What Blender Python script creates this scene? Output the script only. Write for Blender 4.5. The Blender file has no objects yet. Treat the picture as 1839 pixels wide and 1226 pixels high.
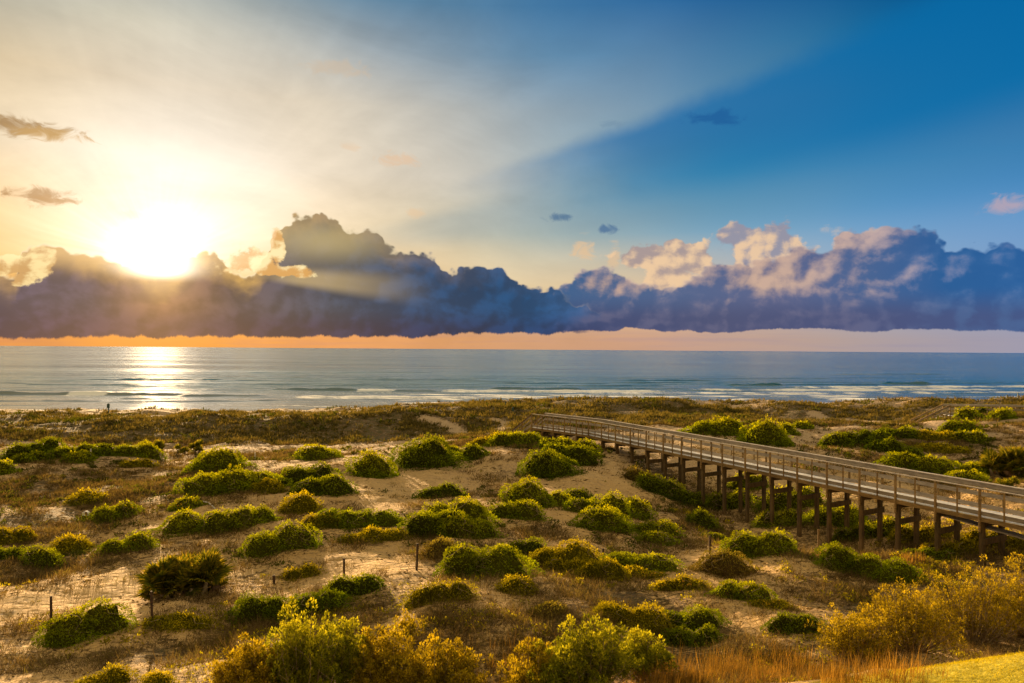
import bpy, math, random
import numpy as np
from mathutils import Matrix, Vector

random.seed(7)
scene = bpy.context.scene
COL = scene.collection

# ---------------------------------------------------------------- camera
F = 26.0 / 36.0 * 1839.0          # focal length in photograph pixels
CAM_Z = 11.0
cam_d = bpy.data.cameras.new("camera")
cam_d.lens = 26.0
cam_d.sensor_width = 36.0
cam_d.clip_start = 0.1
cam_d.clip_end = 60000.0
cam = bpy.data.objects.new("camera", cam_d)
COL.objects.link(cam)
CAM_R = Matrix.Rotation(math.radians(90 + 0.60), 3, 'X') @ Matrix.Rotation(math.radians(0.405), 3, 'Z')
cam.matrix_world = Matrix.Translation((0, 0, CAM_Z)) @ CAM_R.to_4x4()
scene.camera = cam
RM = np.array(CAM_R)


def ray(px, py):
    d = RM @ np.array([(px - 919.5) / F, (613.0 - py) / F, -1.0])
    return d / np.linalg.norm(d)


def azel(px, py):
    d = ray(px, py)
    return math.atan2(d[0], d[1]), math.asin(d[2])


def at_z(px, py, z):
    d = ray(px, py)
    t = (z - CAM_Z) / d[2]
    return (t * d[0], t * d[1])


def srgb(r, g, b, a=1.0):
    f = lambda c: (c / 255.0) / 12.92 if c / 255.0 <= 0.04045 else ((c / 255.0 + 0.055) / 1.055) ** 2.4
    return (f(r), f(g), f(b), a)


# ---------------------------------------------------------------- numpy noise
def _hash(ix, iy, seed):
    h = (ix.astype(np.int64) * 374761393 + iy.astype(np.int64) * 668265263 + seed * 1442695041) & 0xFFFFFFFF
    h = ((h ^ (h >> 13)) * 1274126177) & 0xFFFFFFFF
    h = h ^ (h >> 16)
    return (h & 0xFFFFFF) / float(0xFFFFFF)


def vnoise(x, y, seed=0):
    ix, iy = np.floor(x), np.floor(y)
    fx, fy = x - ix, y - iy
    fx = fx * fx * fx * (fx * (fx * 6 - 15) + 10)
    fy = fy * fy * fy * (fy * (fy * 6 - 15) + 10)
    a = _hash(ix, iy, seed); b = _hash(ix + 1, iy, seed)
    c = _hash(ix, iy + 1, seed); d = _hash(ix + 1, iy + 1, seed)
    return (a * (1 - fx) + b * fx) * (1 - fy) + (c * (1 - fx) + d * fx) * fy


def fbm(x, y, seed=0, octv=4, gain=0.5):
    x = np.asarray(x, float); y = np.asarray(y, float)
    s = np.zeros(np.broadcast(x, y).shape); amp = 1.0; tot = 0.0
    c, sn = math.cos(0.6), math.sin(0.6)
    for o in range(octv):
        s = s + amp * vnoise(x, y, seed + o * 17)
        tot += amp
        amp *= gain
        x, y = (x * c - y * sn) * 2.03 + 11.3, (x * sn + y * c) * 2.03 + 5.7
    return s / tot * 2 - 1


def sstep(a, b, x):
    t = np.clip((x - a) / (b - a), 0, 1)
    return t * t * (3 - 2 * t)


# ---------------------------------------------------------------- mesh helpers
def mesh_np(name, verts, faces, mats, attrs=None, smooth=False):
    """verts (n,3); faces (m,k) all with k corners; attrs: name -> per-vertex float."""
    me = bpy.data.meshes.new(name)
    verts = np.ascontiguousarray(verts, dtype=np.float32)
    faces = np.ascontiguousarray(faces, dtype=np.int32)
    n, (m, k) = len(verts), faces.shape
    me.vertices.add(n)
    me.vertices.foreach_set("co", verts.ravel())
    me.loops.add(m * k)
    me.loops.foreach_set("vertex_index", faces.ravel())
    me.polygons.add(m)
    me.polygons.foreach_set("loop_start", np.arange(0, m * k, k, dtype=np.int32))
    me.polygons.foreach_set("loop_total", np.full(m, k, dtype=np.int32))
    if smooth:
        me.polygons.foreach_set("use_smooth", np.ones(m, dtype=bool))
    for an, av in (attrs or {}).items():
        a = me.attributes.new(an, 'FLOAT', 'POINT')
        a.data.foreach_set("value", np.ascontiguousarray(av, dtype=np.float32))
    me.update(calc_edges=True)
    for mt in (mats if isinstance(mats, (list, tuple)) else [mats]):
        me.materials.append(mt)
    return me


def link(name, data, parent=None, label=None, cat=None, group=None, kind=None, loc=None):
    o = bpy.data.objects.new(name, data)
    COL.objects.link(o)
    if parent is not None:
        o.parent = parent
    if loc is not None:
        o.location = loc
    if label: o["label"] = label
    if cat: o["category"] = cat
    if group: o["group"] = group
    if kind: o["kind"] = kind
    return o


class MB:
    """collects boxes / bars / tubes into one mesh"""
    def __init__(self):
        self.v = []; self.f = []

    def quadbox(self, c8):
        b = len(self.v)
        self.v += [tuple(p) for p in c8]
        for q in ((0, 3, 2, 1), (4, 5, 6, 7), (0, 1, 5, 4), (1, 2, 6, 5), (2, 3, 7, 6), (3, 0, 4, 7)):
            self.f.append(tuple(b + i for i in q))

    def bar(self, a, b, w, h, up=(0, 0, 1), jit=0.0):
        """box from a to b, w across, h along up, centred on the line"""
        a = Vector(a); b = Vector(b); d = (b - a).normalized(); up = Vector(up)
        s = d.cross(up)
        if s.length < 1e-5:
            s = d.cross(Vector((0, 1, 0)))
        s.normalize(); u = s.cross(d).normalized()
        s *= w / 2; u *= h / 2
        self.quadbox([a - s - u, a + s - u, b + s - u, b - s - u, a - s + u, a + s + u, b + s + u, b - s + u])

    def post(self, x, y, z0, z1, w, d, rot=0.0, lean=(0, 0)):
        c, s = math.cos(rot), math.sin(rot)
        def P(u, v, z, k):
            return (x + u * c - v * s + lean[0] * k, y + u * s + v * c + lean[1] * k, z)
        w /= 2; d /= 2
        self.quadbox([P(-w, -d, z0, 0), P(w, -d, z0, 0), P(w, d, z0, 0), P(-w, d, z0, 0),
                      P(-w, -d, z1, 1), P(w, -d, z1, 1), P(w, d, z1, 1), P(-w, d, z1, 1)])

    def tube(self, pts, radii, n=6):
        rings = []
        for i, p in enumerate(pts):
            p = Vector(p)
            q = Vector(pts[min(i + 1, len(pts) - 1)]) - Vector(pts[max(i - 1, 0)])
            if q.length < 1e-6: q = Vector((0, 0, 1))
            q.normalize()
            s = q.cross(Vector((0.13, 0.9, 0.31))).normalized(); u = q.cross(s)
            b = len(self.v)
            for k in range(n):
                an = 2 * math.pi * k / n
                self.v.append(tuple(p + (s * math.cos(an) + u * math.sin(an)) * radii[i]))
            rings.append(b)
        for r0, r1 in zip(rings, rings[1:]):
            for k in range(n):
                k2 = (k + 1) % n
                self.f.append((r0 + k, r0 + k2, r1 + k2, r1 + k))
        self.f.append(tuple(rings[0] + k for k in reversed(range(n))))
        self.f.append(tuple(rings[-1] + k for k in range(n)))

    def build(self, name, mat, parent=None, bevel=0.0, **kw):
        me = bpy.data.meshes.new(name)
        me.from_pydata([tuple(p) for p in self.v], [], self.f)
        me.update()
        me.materials.append(mat)
        o = link(name, me, parent, **kw)
        if bevel:
            m = o.modifiers.new("bevel", 'BEVEL'); m.width = bevel; m.segments = 1
        return o


# ---------------------------------------------------------------- node helper
class NT:
    def __init__(self, tree):
        self.t = tree; self.n = tree.nodes; self.l = tree.links; self.n.clear()

    def node(self, typ, **kw):
        n = self.n.new(typ)
        for k, v in kw.items(): setattr(n, k, v)
        return n

    def put(self, sock, val):
        if isinstance(val, E): self.l.new(val.s, sock)
        elif isinstance(val, bpy.types.NodeSocket): self.l.new(val, sock)
        elif isinstance(val, (tuple, list)) and sock.type == 'RGBA' and len(val) == 3: sock.default_value = (*val, 1)
        elif isinstance(val, (tuple, list)) and sock.type == 'VECTOR': sock.default_value = tuple(val)[:3]
        else: sock.default_value = val

    def math(self, op, *a):
        n = self.node('ShaderNodeMath', operation=op)
        for i, x in enumerate(a): self.put(n.inputs[i], x)
        return E(self, n.outputs[0])

    def xyz(self, x, y, z=0.0):
        n = self.node('ShaderNodeCombineXYZ')
        for i, v in enumerate((x, y, z)): self.put(n.inputs[i], v)
        return E(self, n.outputs[0])

    def noise(self, vec, scale=1.0, detail=4.0, rough=0.5, dist=0.0, out=0, dim='3D'):
        n = self.node('ShaderNodeTexNoise', noise_dimensions=dim)
        self.put(n.inputs['Vector'], vec); self.put(n.inputs['Scale'], scale)
        self.put(n.inputs['Detail'], detail); self.put(n.inputs['Roughness'], rough); self.put(n.inputs['Distortion'], dist)
        return E(self, n.outputs[out])

    def voro(self, vec, scale=1.0, feature='F1', smooth=0.5, rand=1.0, detail=0.0):
        n = self.node('ShaderNodeTexVoronoi', feature=feature, voronoi_dimensions='2D')
        self.put(n.inputs['Vector'], vec); self.put(n.inputs['Scale'], scale)
        if 'Detail' in n.inputs: self.put(n.inputs['Detail'], detail)
        if feature == 'SMOOTH_F1': self.put(n.inputs['Smoothness'], smooth)
        return E(self, n.outputs['Distance'])

    def ramp(self, fac, stops, interp='LINEAR'):
        n = self.node('ShaderNodeValToRGB'); cr = n.color_ramp; cr.interpolation = interp
        while len(cr.elements) > 1: cr.elements.remove(cr.elements[-1])
        cr.elements[0].position = stops[0][0]; cr.elements[0].color = stops[0][1]
        for p, c in stops[1:]:
            e = cr.elements.new(p); e.color = c
        self.put(n.inputs[0], fac)
        return E(self, n.outputs[0])

    def curve(self, fac, pts):
        n = self.node('ShaderNodeFloatCurve'); c = n.mapping.curves[0]
        n.mapping.use_clip = False
        c.points[0].location = pts[0]; c.points[1].location = pts[-1]
        for p in pts[1:-1]: c.points.new(*p)
        for p in c.points: p.handle_type = 'AUTO'
        n.mapping.update()
        self.put(n.inputs['Value'], fac)
        return E(self, n.outputs[0])

    def mr(self, x, a, b, c=0.0, d=1.0, typ='SMOOTHSTEP'):
        n = self.node('ShaderNodeMapRange', interpolation_type=typ)
        if typ == 'LINEAR': n.clamp = True
        for i, v in enumerate((x, a, b, c, d)): self.put(n.inputs[i], v)
        return E(self, n.outputs[0])

    def mix(self, fac, a, b, mode='MIX'):
        n = self.node('ShaderNodeMix', data_type='RGBA', blend_type=mode)
        self.put(n.inputs[0], fac); self.put(n.inputs[6], a); self.put(n.inputs[7], b)
        return E(self, n.outputs[2])

    def attr(self, name, out=2):
        n = self.node('ShaderNodeAttribute', attribute_name=name)
        return E(self, n.outputs[out])


class E:
    def __init__(self, t, s): self.t = t; self.s = s
    def _b(self, op, o, r=False): return self.t.math(op, o, self) if r else self.t.math(op, self, o)
    def __add__(self, o): return self._b('ADD', o)
    __radd__ = __add__
    def __sub__(self, o): return self._b('SUBTRACT', o)
    def __rsub__(self, o): return self._b('SUBTRACT', o, True)
    def __mul__(self, o): return self._b('MULTIPLY', o)
    __rmul__ = __mul__
    def __truediv__(self, o): return self._b('DIVIDE', o)
    def __rtruediv__(self, o): return self._b('DIVIDE', o, True)
    def __pow__(self, o): return self._b('POWER', o)
    def clamp(self): return self.t.math('MINIMUM', self.t.math('MAXIMUM', self, 0.0), 1.0)
    def max(self, o): return self._b('MAXIMUM', o)
    def min(self, o): return self._b('MINIMUM', o)


def material(name):
    m = bpy.data.materials.new(name); m.use_nodes = True
    return m, NT(m.node_tree)


def surf(t, shader, disp=None):
    o = t.node('ShaderNodeOutputMaterial'); t.l.new(shader, o.inputs['Surface'])


def principled(t, col, rough=0.8, spec=0.3, normal=None, **kw):
    b = t.node('ShaderNodeBsdfPrincipled')
    t.put(b.inputs['Base Color'], col); t.put(b.inputs['Roughness'], rough)
    t.put(b.inputs['Specular IOR Level'], spec)
    if normal is not None: t.put(b.inputs['Normal'], normal)
    for k, v in kw.items(): t.put(b.inputs[k], v)
    return b.outputs[0]


def bump(t, height, strength=0.5, dist=0.1):
    b = t.node('ShaderNodeBump'); t.put(b.inputs['Height'], height)
    t.put(b.inputs['Strength'], strength); t.put(b.inputs['Distance'], dist)
    return b.outputs[0]


scene.view_settings.view_transform = 'Standard'
scene.view_settings.look = 'None'
scene.view_settings.gamma = 1.0
EXPO = 1.35
scene.view_settings.exposure = EXPO
scene.cycles.max_bounces = 6
scene.cycles.diffuse_bounces = 3
scene.cycles.glossy_bounces = 3
scene.cycles.transmission_bounces = 3
scene.cycles.transparent_max_bounces = 4
scene.cycles.caustics_reflective = False
scene.cycles.caustics_refractive = False
scene.cycles.sample_clamp_indirect = 4.0
scene.cycles.sample_clamp_direct = 0.8
scene.cycles.use_adaptive_sampling = True
scene.cycles.adaptive_threshold = 0.02
scene.cycles.use_denoising = True
# ---------------------------------------------------------------- sky
SUN_AZ, SUN_EL = azel(285, 385)
world = bpy.data.worlds.new("World")
scene.world = world
world.use_nodes = True
world.cycles.sampling_method = 'MANUAL'
world.cycles.sample_map_resolution = 512


OVERHEAD_LO = (0.46, 0.36, 0.20)
OVERHEAD_HI = (1.08, 0.83, 0.42)
BACK_LOW = (0.42, 0.31, 0.20)


def build_sky():
    t = NT(world.node_tree)
    tc = t.node('ShaderNodeTexCoord')
    sep = t.node('ShaderNodeSeparateXYZ'); t.l.new(tc.outputs['Generated'], sep.inputs[0])
    x, y, z = (E(t, sep.outputs[i]) for i in range(3))
    az = t.math('ARCTAN2', x, y)
    el = t.math('ARCSINE', z)
    fold = lambda px: (azel(px, 613)[0] + 0.75) / 1.5
    T = (az + 0.75) / 1.5

    # clear air: five colour rows by elevation, each running with azimuth
    xs = (0, 285, 600, 900, 1200, 1500, 1839)
    rows = [
        (607, [(226, 146, 78), (238, 156, 66), (228, 154, 88), (212, 156, 112), (200, 158, 134), (180, 158, 152), (160, 155, 172)]),
        (520, [(250, 190, 105), (255, 220, 150), (250, 205, 140), (228, 200, 155), (216, 190, 158), (170, 180, 195), (130, 160, 200)]),
        (420, [(250, 208, 150), (255, 238, 212), (244, 220, 182), (196, 194, 174), (148, 176, 188), (120, 165, 200), (105, 155, 203)]),
        (320, [(246, 224, 190), (252, 240, 222), (238, 222, 198), (192, 194, 188), (112, 160, 182), (62, 148, 194), (36, 138, 196)]),
        (200, [(224, 202, 166), (234, 218, 194), (216, 204, 184), (166, 176, 180), (112, 148, 174), (64, 126, 164), (14, 110, 166)]),
        (100, [(188, 184, 166), (204, 198, 180), (170, 176, 176), (112, 146, 172), (82, 128, 166), (34, 108, 156), (0, 88, 148)]),
        (10, [(146, 160, 160), (158, 168, 166), (112, 142, 162), (74, 122, 160), (44, 104, 156), (10, 86, 142), (0, 68, 128)]),
    ]
    col = None
    prev = None
    for py, cols in rows:
        r = t.ramp(T, [(min(max(fold(px), 0), 1), srgb(*c)) for px, c in zip(xs, cols)], 'CARDINAL')
        e = azel(919, py)[1]
        col = r if col is None else t.mix(t.mr(el, prev, e, typ='LINEAR'), col, r)
        prev = e

    strip = t.noise(t.xyz(az * 3.0, el * 55.0, 3.0), 2.2, 4, 0.6)
    lowf = t.mr(el, azel(919, 560)[1], azel(919, 610)[1])
    col = t.mix(lowf * t.mr(strip, 0.45, 0.75) * 0.45, col, t.ramp(T, [(fold(0), srgb(205, 130, 90)), (fold(700), srgb(196, 140, 120)), (fold(1300), srgb(172, 148, 150)), (fold(1839), srgb(146, 146, 172))]))
    # polar coordinates about the sun for rays
    sa, se = azel(285, 470)
    da = az - sa; de = el - se
    rad = t.math('SQRT', da * da + de * de)
    ang = t.math('ARCTAN2', de, da)           # 0 = right, pi/2 = up
    # large crepuscular shadow: deep blue wedge to the right
    wob = (t.noise(t.xyz(az, el, 6.0), 7.0, 4, 0.6) - 0.5)
    wedge = t.mr(ang + wob * 0.05, math.radians(18.6), math.radians(16.0)) * t.mr(ang, math.radians(1), math.radians(11.0)) * t.mr(rad + wob * 0.15, 0.30, 0.66)
    wedge2 = t.mr(ang + wob * 0.03, math.radians(14.0), math.radians(10.5)) * t.mr(ang, math.radians(4), math.radians(9)) * t.mr(rad, 0.20, 0.40) * 0.5
    wc = t.ramp(T, [(fold(800), srgb(150, 165, 172)), (fold(1000), srgb(84, 142, 172)), (fold(1300), srgb(24, 124, 172)), (fold(1600), srgb(0, 108, 166)), (fold(1839), srgb(0, 94, 154))])
    wc = t.mix(t.mr(el, 0.18, 0.30), wc, srgb(0, 106, 166))
    col = t.mix(wedge * 0.80, col, wc)
    col = t.mix(wedge2 * (1.0 - wedge), col, srgb(150, 166, 170))
    # blotchy thin veil on the left, faint rays
    dv = t.xyz(az, el, 0.0)
    veil = t.noise(t.xyz(az * 1.0 - el * 0.8, el * 2.6 + az * .5, 0.7), 4.5, 6, 0.6, 0.4)
    rays = t.noise(t.xyz(ang * 5.0, 0.0, 2.0), 1.6, 2, 0.5)
    m = (1.0 + (veil - 0.5) * 0.55 * t.mr(az, 0.35, -0.1) + (rays - 0.5) * 0.20 * t.mr(rad, 0.05, 0.35) * t.mr(az, 0.55, 0.1))
    cm = t.node('ShaderNodeVectorMath', operation='SCALE')
    t.put(cm.inputs[0], col); t.put(cm.inputs['Scale'], m)
    col = E(t, cm.outputs[0])

    def gauss(px, py, rx, ry):
        a, e = azel(px, py)
        u = (az - a) / (rx / F); v = (el - e) / (ry / F)
        return t.math('EXPONENT', (u * u + v * v) * -1.0)

    # small clouds: (px, py, rx, ry, colour, opacity)
    frag = t.noise(t.xyz(az, el * 1.7, 3.1), 38.0, 6, 0.62, 0.6, dim='2D')
    smalls = [(20, 222, 85, 16, (158, 116, 58), .95, .16), (85, 240, 55, 10, (205, 160, 92), .8, .12), (60, 350, 62, 13, (165, 112, 38), .95, .20),
              (100, 360, 30, 8, (180, 125, 48), .8, .2), (237, 387, 22, 9, (240, 205, 150), .7, .15), (600, 120, 60, 12, (210, 185, 155), .5, 0),
              (718, 285, 40, 12, (232, 190, 150), .6, .05), (632, 262, 18, 9, (232, 200, 165), .5, 0), (745, 382, 18, 9, (235, 195, 150), .5, .05),
              (1050, 448, 24, 22, (228, 192, 150), .9, .1), (1102, 462, 12, 20, (225, 190, 150), .8, .1), (1008, 390, 26, 8, (70, 108, 145), .9, .1),
              (1093, 412, 16, 8, (70, 108, 150), .9, .1), (1285, 210, 60, 12, (22, 88, 150), .75, .05), (1808, 367, 34, 14, (185, 165, 178), .9, .12), (1490, 413, 22, 8, (200, 185, 175), .7, .1), (1100, 222, 25, 6, (110, 140, 165), .5, 0)]
    for px, py, rx, ry, c, op, thr in smalls:
        g = gauss(px, py, rx * 1.25, ry * 1.35)
        a = t.mr(g * 0.75 + (frag - 0.5) * 1.3, 0.30 + thr * .3, 0.75 + thr * .3) * t.mr(g, 0.02, 0.25)
        col = t.mix(a * (op * 0.9), col, srgb(*c))

    col_clear = col
    # ---- shared billow fields
    warp = t.noise(t.xyz(az, el, 9.0), 9.0, 3, 0.5, out=1)
    wv = t.node('ShaderNodeVectorMath', operation='MULTIPLY_ADD')
    t.put(wv.inputs[0], warp); wv.inputs[1].default_value = (0.035, 0.035, 0); t.put(wv.inputs[2], t.xyz(az - .0175, (el * 1.25) - .0175, 0.0))
    wp = E(t, wv.outputs[0])
    N2 = lambda v, sc, d, r: t.noise(v, sc, d, r, dim='2D')
    n_big = N2(wp, 12.0, 3, 0.5)
    n_mid = N2(wp, 30.0, 6, 0.55)
    bil = t.voro(wp, 26.0, 'SMOOTH_F1', 0.35)
    bil2 = t.voro(wp, 70.0, 'SMOOTH_F1', 0.3)
    bil3 = t.voro(wp, 170.0, 'F1')
    puff = (0.55 - bil) * 0.017 + (0.5 - bil2) * 0.011 + (0.5 - bil3) * 0.0025 + (n_mid - 0.5) * 0.008
    shw = t.node('ShaderNodeVectorMath', operation='ADD'); t.put(shw.inputs[0], wp); shw.inputs[1].default_value = (-0.008, 0.008, 0)
    wp2 = E(t, shw.outputs[0])
    lit_b = t.voro(wp2, 26.0, 'SMOOTH_F1', 0.35) - bil
    lit_m = t.voro(wp2, 70.0, 'SMOOTH_F1', 0.3) - bil2
    lit_n = n_mid - N2(wp2, 30.0, 6, 0.55)
    emb = lit_b * 1.1 + lit_m * 0.22 + lit_n * 1.9

    def prof(pts, key=0.4):
        p = [(0.0, azel(pts[0][0], pts[0][1])[1] / key)]
        for px, py in pts:
            a, e = azel(px, py)
            u = (a + 0.75) / 1.5
            if u > p[-1][0] + 0.003: p.append((u, e / key))
        if p[-1][0] < 0.995: p.append((1.0, p[-1][1]))
        return t.curve(T, p) * key

    # ---------------- right bank
    topA = prof([(0, 640), (960, 640), (1000, 525), (1020, 510), (1045, 492), (1080, 487), (1110, 494), (1150, 512), (1200, 522), (1240, 505), (1262, 492), (1290, 482), (1330, 480), (1390, 470), (1440, 450), (1480, 450), (1508, 428), (1545, 416), (1600, 415), (1650, 418), (1685, 432), (1715, 445), (1750, 440), (1790, 440), (1839, 462), (1900, 480)])
    baseA = prof([(900, 600), (1000, 594), (1100, 596), (1130, 590), (1200, 595), (1300, 596), (1420, 592), (1550, 595), (1700, 593), (1839, 597)])
    dA = topA + puff - el
    botn = t.noise(t.xyz(az, el * 0.4, 5.5), 70.0, 5, 0.7)
    bA = el - (baseA + (t.voro(t.xyz(az, 0.3, 0.0), 22.0, 'F1') - 0.25) * 0.005 + (botn - 0.5) * 0.008)
    aA = t.mr(dA, -0.0022, 0.0045) * t.mr(bA, -0.0012, 0.0012) * t.mr(az, azel(960, 500)[0], azel(1010, 500)[0])
    bodyA = t.ramp(T, [(fold(980), srgb(52, 92, 138)), (fold(1200), srgb(78, 98, 138)), (fold(1400), srgb(92, 100, 138)), (fold(1560), srgb(70, 98, 145)), (fold(1700), srgb(38, 92, 150)), (fold(1839), srgb(38, 94, 155))])
    lowA = t.ramp(T, [(fold(980), srgb(48, 66, 112)), (fold(1300), srgb(76, 82, 118)), (fold(1600), srgb(72, 82, 124)), (fold(1839), srgb(66, 86, 134))])
    bodyA = t.mix(t.mr(el, azel(1400, 520)[1], azel(1400, 575)[1]), bodyA, lowA)
    # soft cream bands through the middle of the right bank
    crm = (gauss(1390, 470, 110, 45) + gauss(1560, 515, 110, 28) * .5 + gauss(1385, 505, 60, 18) + gauss(1545, 425, 65, 26) * 1.3 + gauss(1080, 510, 50, 22) * 0.9 + gauss(1180, 490, 60, 30)).min(1.3)
    creamc = t.ramp(T, [(fold(1000), srgb(236, 190, 148)), (fold(1400), srgb(226, 186, 152)), (fold(1600), srgb(214, 182, 168)), (fold(1839), srgb(160, 160, 190))])
    litA = t.mr(emb * 0.8 + (n_mid - 0.5) * 0.75 + (n_big - .5) * 0.8 + crm * 0.9, 0.12, 1.65)
    colA = t.mix(litA * 0.85 * t.mr(el, azel(1400, 572)[1], azel(1400, 520)[1]), bodyA, creamc)
    softA = t.mr((n_big - 0.5) * 2 + emb * 1.2, -0.35, 0.75)
    colA = t.mix(softA * 0.20, colA, t.mix(t.mr(az, azel(1500, 0)[0], azel(1750, 0)[0]), srgb(150, 140, 160), srgb(90, 135, 185)))
    rimA = t.mr(dA, 0.009, 0.0) * t.mr(emb, -0.25, 0.35) * t.mr(az, azel(1720, 0)[0], azel(1450, 0)[0])
    colA = t.mix(rimA * 0.55, colA, srgb(238, 208, 178))

    # ---------------- fluffy cream towers in front of it
    def tower(col, lobes, body, hi):
        d = None
        for px, py, rx, ry in lobes:
            g = gauss(px, py, rx, ry)
            d = g if d is None else d.max(g)
        f = d + (n_mid - 0.5) * 1.15 + puff * 9.0
        a = t.mr(f, 0.34, 0.52) * t.mr(d, 0.02, 0.2)
        l = t.mr(emb * 1.1 + (n_big - .5) * 1.2, -0.35, 0.55)
        c = t.mix(l, body, hi)
        return t.mix(a * 0.92, col, c)
    colT = tower(col, [(1165, 462, 55, 22), (1232, 462, 42, 32), (1200, 500, 50, 30), (1215, 440, 22, 14)], srgb(168, 148, 146), srgb(240, 202, 160))
    colT = tower(colT, [(1345, 428, 48, 26), (1375, 440, 70, 34), (1310, 420, 20, 12), (1390, 480, 80, 40)], srgb(150, 145, 160), srgb(238, 200, 160))
    col = t.mix(aA, colT, colA)

    # ---------------- front bank, left to centre
    topB = prof([(-200, 450), (-60, 470), (0, 492), (22, 500), (34, 470), (55, 446), (100, 440), (150, 458), (200, 472), (250, 478), (270, 492), (290, 498), (315, 490), (335, 470), (350, 460), (385, 462), (410, 480), (440, 494), (462, 488), (482, 458), (500, 424), (520, 402), (545, 391), (575, 387), (610, 402), (640, 412), (675, 425), (700, 442), (740, 455), (770, 458), (800, 486), (830, 490), (850, 480), (885, 480), (905, 492), (925, 508), (970, 520), (1010, 530), (1050, 548), (1100, 575), (1140, 640), (1839, 640)])
    baseB = prof([(-100, 607), (0, 608), (200, 605), (300, 607), (400, 606), (500, 608), (640, 605), (760, 605), (850, 599), (960, 600), (1060, 598), (1100, 597)])
    dB = topB + puff * t.mr(az, azel(240, 0)[0], azel(520, 0)[0], 0.6, 0.95) - el
    scal = t.voro(t.xyz(az, 0.0, 0.0), 34.0, 'F1')
    bB = el - (baseB + (scal - 0.25) * 0.0055 + (t.noise(t.xyz(az, el * 0.3, 1.5), 60.0, 6, 0.75) - 0.5) * 0.014)
    aB = t.mr(dB, -0.0018, 0.0036) * t.mr(bB, -0.0016, 0.0018) * t.mr(az + puff * 2.0, azel(1110, 0)[0], azel(1020, 0)[0])
    bodyB = t.ramp(T, [(fold(0), srgb(100, 86, 112)), (fold(160), srgb(106, 88, 104)), (fold(290), srgb(150, 104, 76)), (fold(430), srgb(98, 82, 92)), (fold(600), srgb(66, 80, 106)), (fold(760), srgb(30, 76, 122)), (fold(950), srgb(14, 78, 128)), (fold(1060), srgb(48, 88, 136))])
    lowB = t.ramp(T, [(fold(0), srgb(80, 66, 98)), (fold(285), srgb(104, 74, 84)), (fold(500), srgb(68, 58, 86)), (fold(750), srgb(32, 54, 98)), (fold(950), srgb(16, 64, 112)), (fold(1060), srgb(44, 64, 110))])
    bodyB = t.mix(t.mr(el, azel(500, 545)[1], azel(500, 590)[1]), bodyB, lowB)
    softB = t.mr((n_big - 0.5) * 2.2 + emb * 1.3, -0.6, 0.9)
    sc = t.node('ShaderNodeVectorMath', operation='SCALE'); t.put(sc.inputs[0], bodyB); t.put(sc.inputs['Scale'], t.mr(az, azel(850, 0)[0], azel(1060, 0)[0], 0.52, 0.80) + softB * 0.42)
    bodyB = E(t, sc.outputs[0])
    near = t.math('EXPONENT', rad * rad * -18.0)
    nearw = t.math('EXPONENT', rad * rad * -9.0)
    # thin sunlit edge and the warm light that seeps into the cloud tops near the sun
    rim = t.mr(dB, 0.0050, 0.0) * nearw
    seep = t.mr(dB, 0.036, 0.0) * near * t.mr(emb + (n_mid - .5) * 1.5, -0.8, 0.8, 0.45, 1.0)
    colB = t.mix(seep * 0.9, bodyB, srgb(240, 186, 92))
    colB = t.mix((gauss(585, 432, 105, 34) * 0.8).clamp(), colB, srgb(186, 164, 112))
    colB = t.mix((gauss(110, 450, 95, 24) * 0.8).clamp(), colB, srgb(218, 172, 104))
    # beam that slips through the gap and crosses the bank
    beam = t.mr(ang, math.radians(-9.5), math.radians(-5.5)) * t.mr(ang, math.radians(1.5), math.radians(-3.5)) * t.mr(rad, 0.10, 0.17) * t.mr(rad, 0.36, 0.17)
    colB = t.mix(beam * 0.62, colB, srgb(205, 176, 122))
    colB = t.mix(rim * t.mr(dB, 0.0, 0.004, 1.0, 0.45), colB, srgb(255, 238, 196))
    colB = t.mix(t.mr(dB, 0.0035, 0.0) * t.mr(emb, -0.2, 0.3) * 0.35, colB, srgb(205, 185, 170))
    col = t.mix(aB, col, colB)
    # lit broken cloud in the gap right of the sun and at the far left
    for lobes, hi, lo in (([(455, 470, 42, 24), (498, 440, 12, 38), (500, 488, 55, 11)], srgb(255, 232, 172), srgb(218, 160, 84)),
                          ([(22, 478, 42, 16), (40, 500, 22, 14), (75, 460, 24, 18)], srgb(255, 226, 160), srgb(208, 160, 98))):
        d = None
        for q in lobes:
            g = gauss(*q); d = g if d is None else d.max(g)
        a = t.mr(d + (n_mid - 0.5) * 1.6 + puff * 8, 0.36, 0.55) * t.mr(d, .03, .25)
        col = t.mix(a * 0.95, col, t.mix(t.mr(emb + (n_mid - .5), -0.3, 0.4), lo, hi))

    # ---------------- sun glare (real luminance above the cloud)
    ga, ge = azel(272, 440)
    u = (az - ga) / 1.55; v = (el - ge) * 1.15
    r2 = u * u + v * v
    up = t.mr(el, azel(285, 500)[1], azel(285, 462)[1])
    glare = t.math('EXPONENT', r2 * -110.0) * 0.50 + t.math('EXPONENT', r2 * -420.0) * 0.8
    streak = (0.45 + t.noise(t.xyz(ang * 4.0, 0.0, 4.0), 2.6, 3, 0.6) * 0.6) * (0.35 + veil * 1.3)
    hot = t.math('EXPONENT', (rad * rad) * -900.0) * 3.0
    low = t.math('EXPONENT', (da * da) * -420.0 + (de * de) * -110.0) * 0.20
    g = glare * streak * up * (1.0 - aB * 0.75) + hot * t.mr(el, azel(285, 508)[1], azel(285, 480)[1], 0.12, 1.0)
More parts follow.
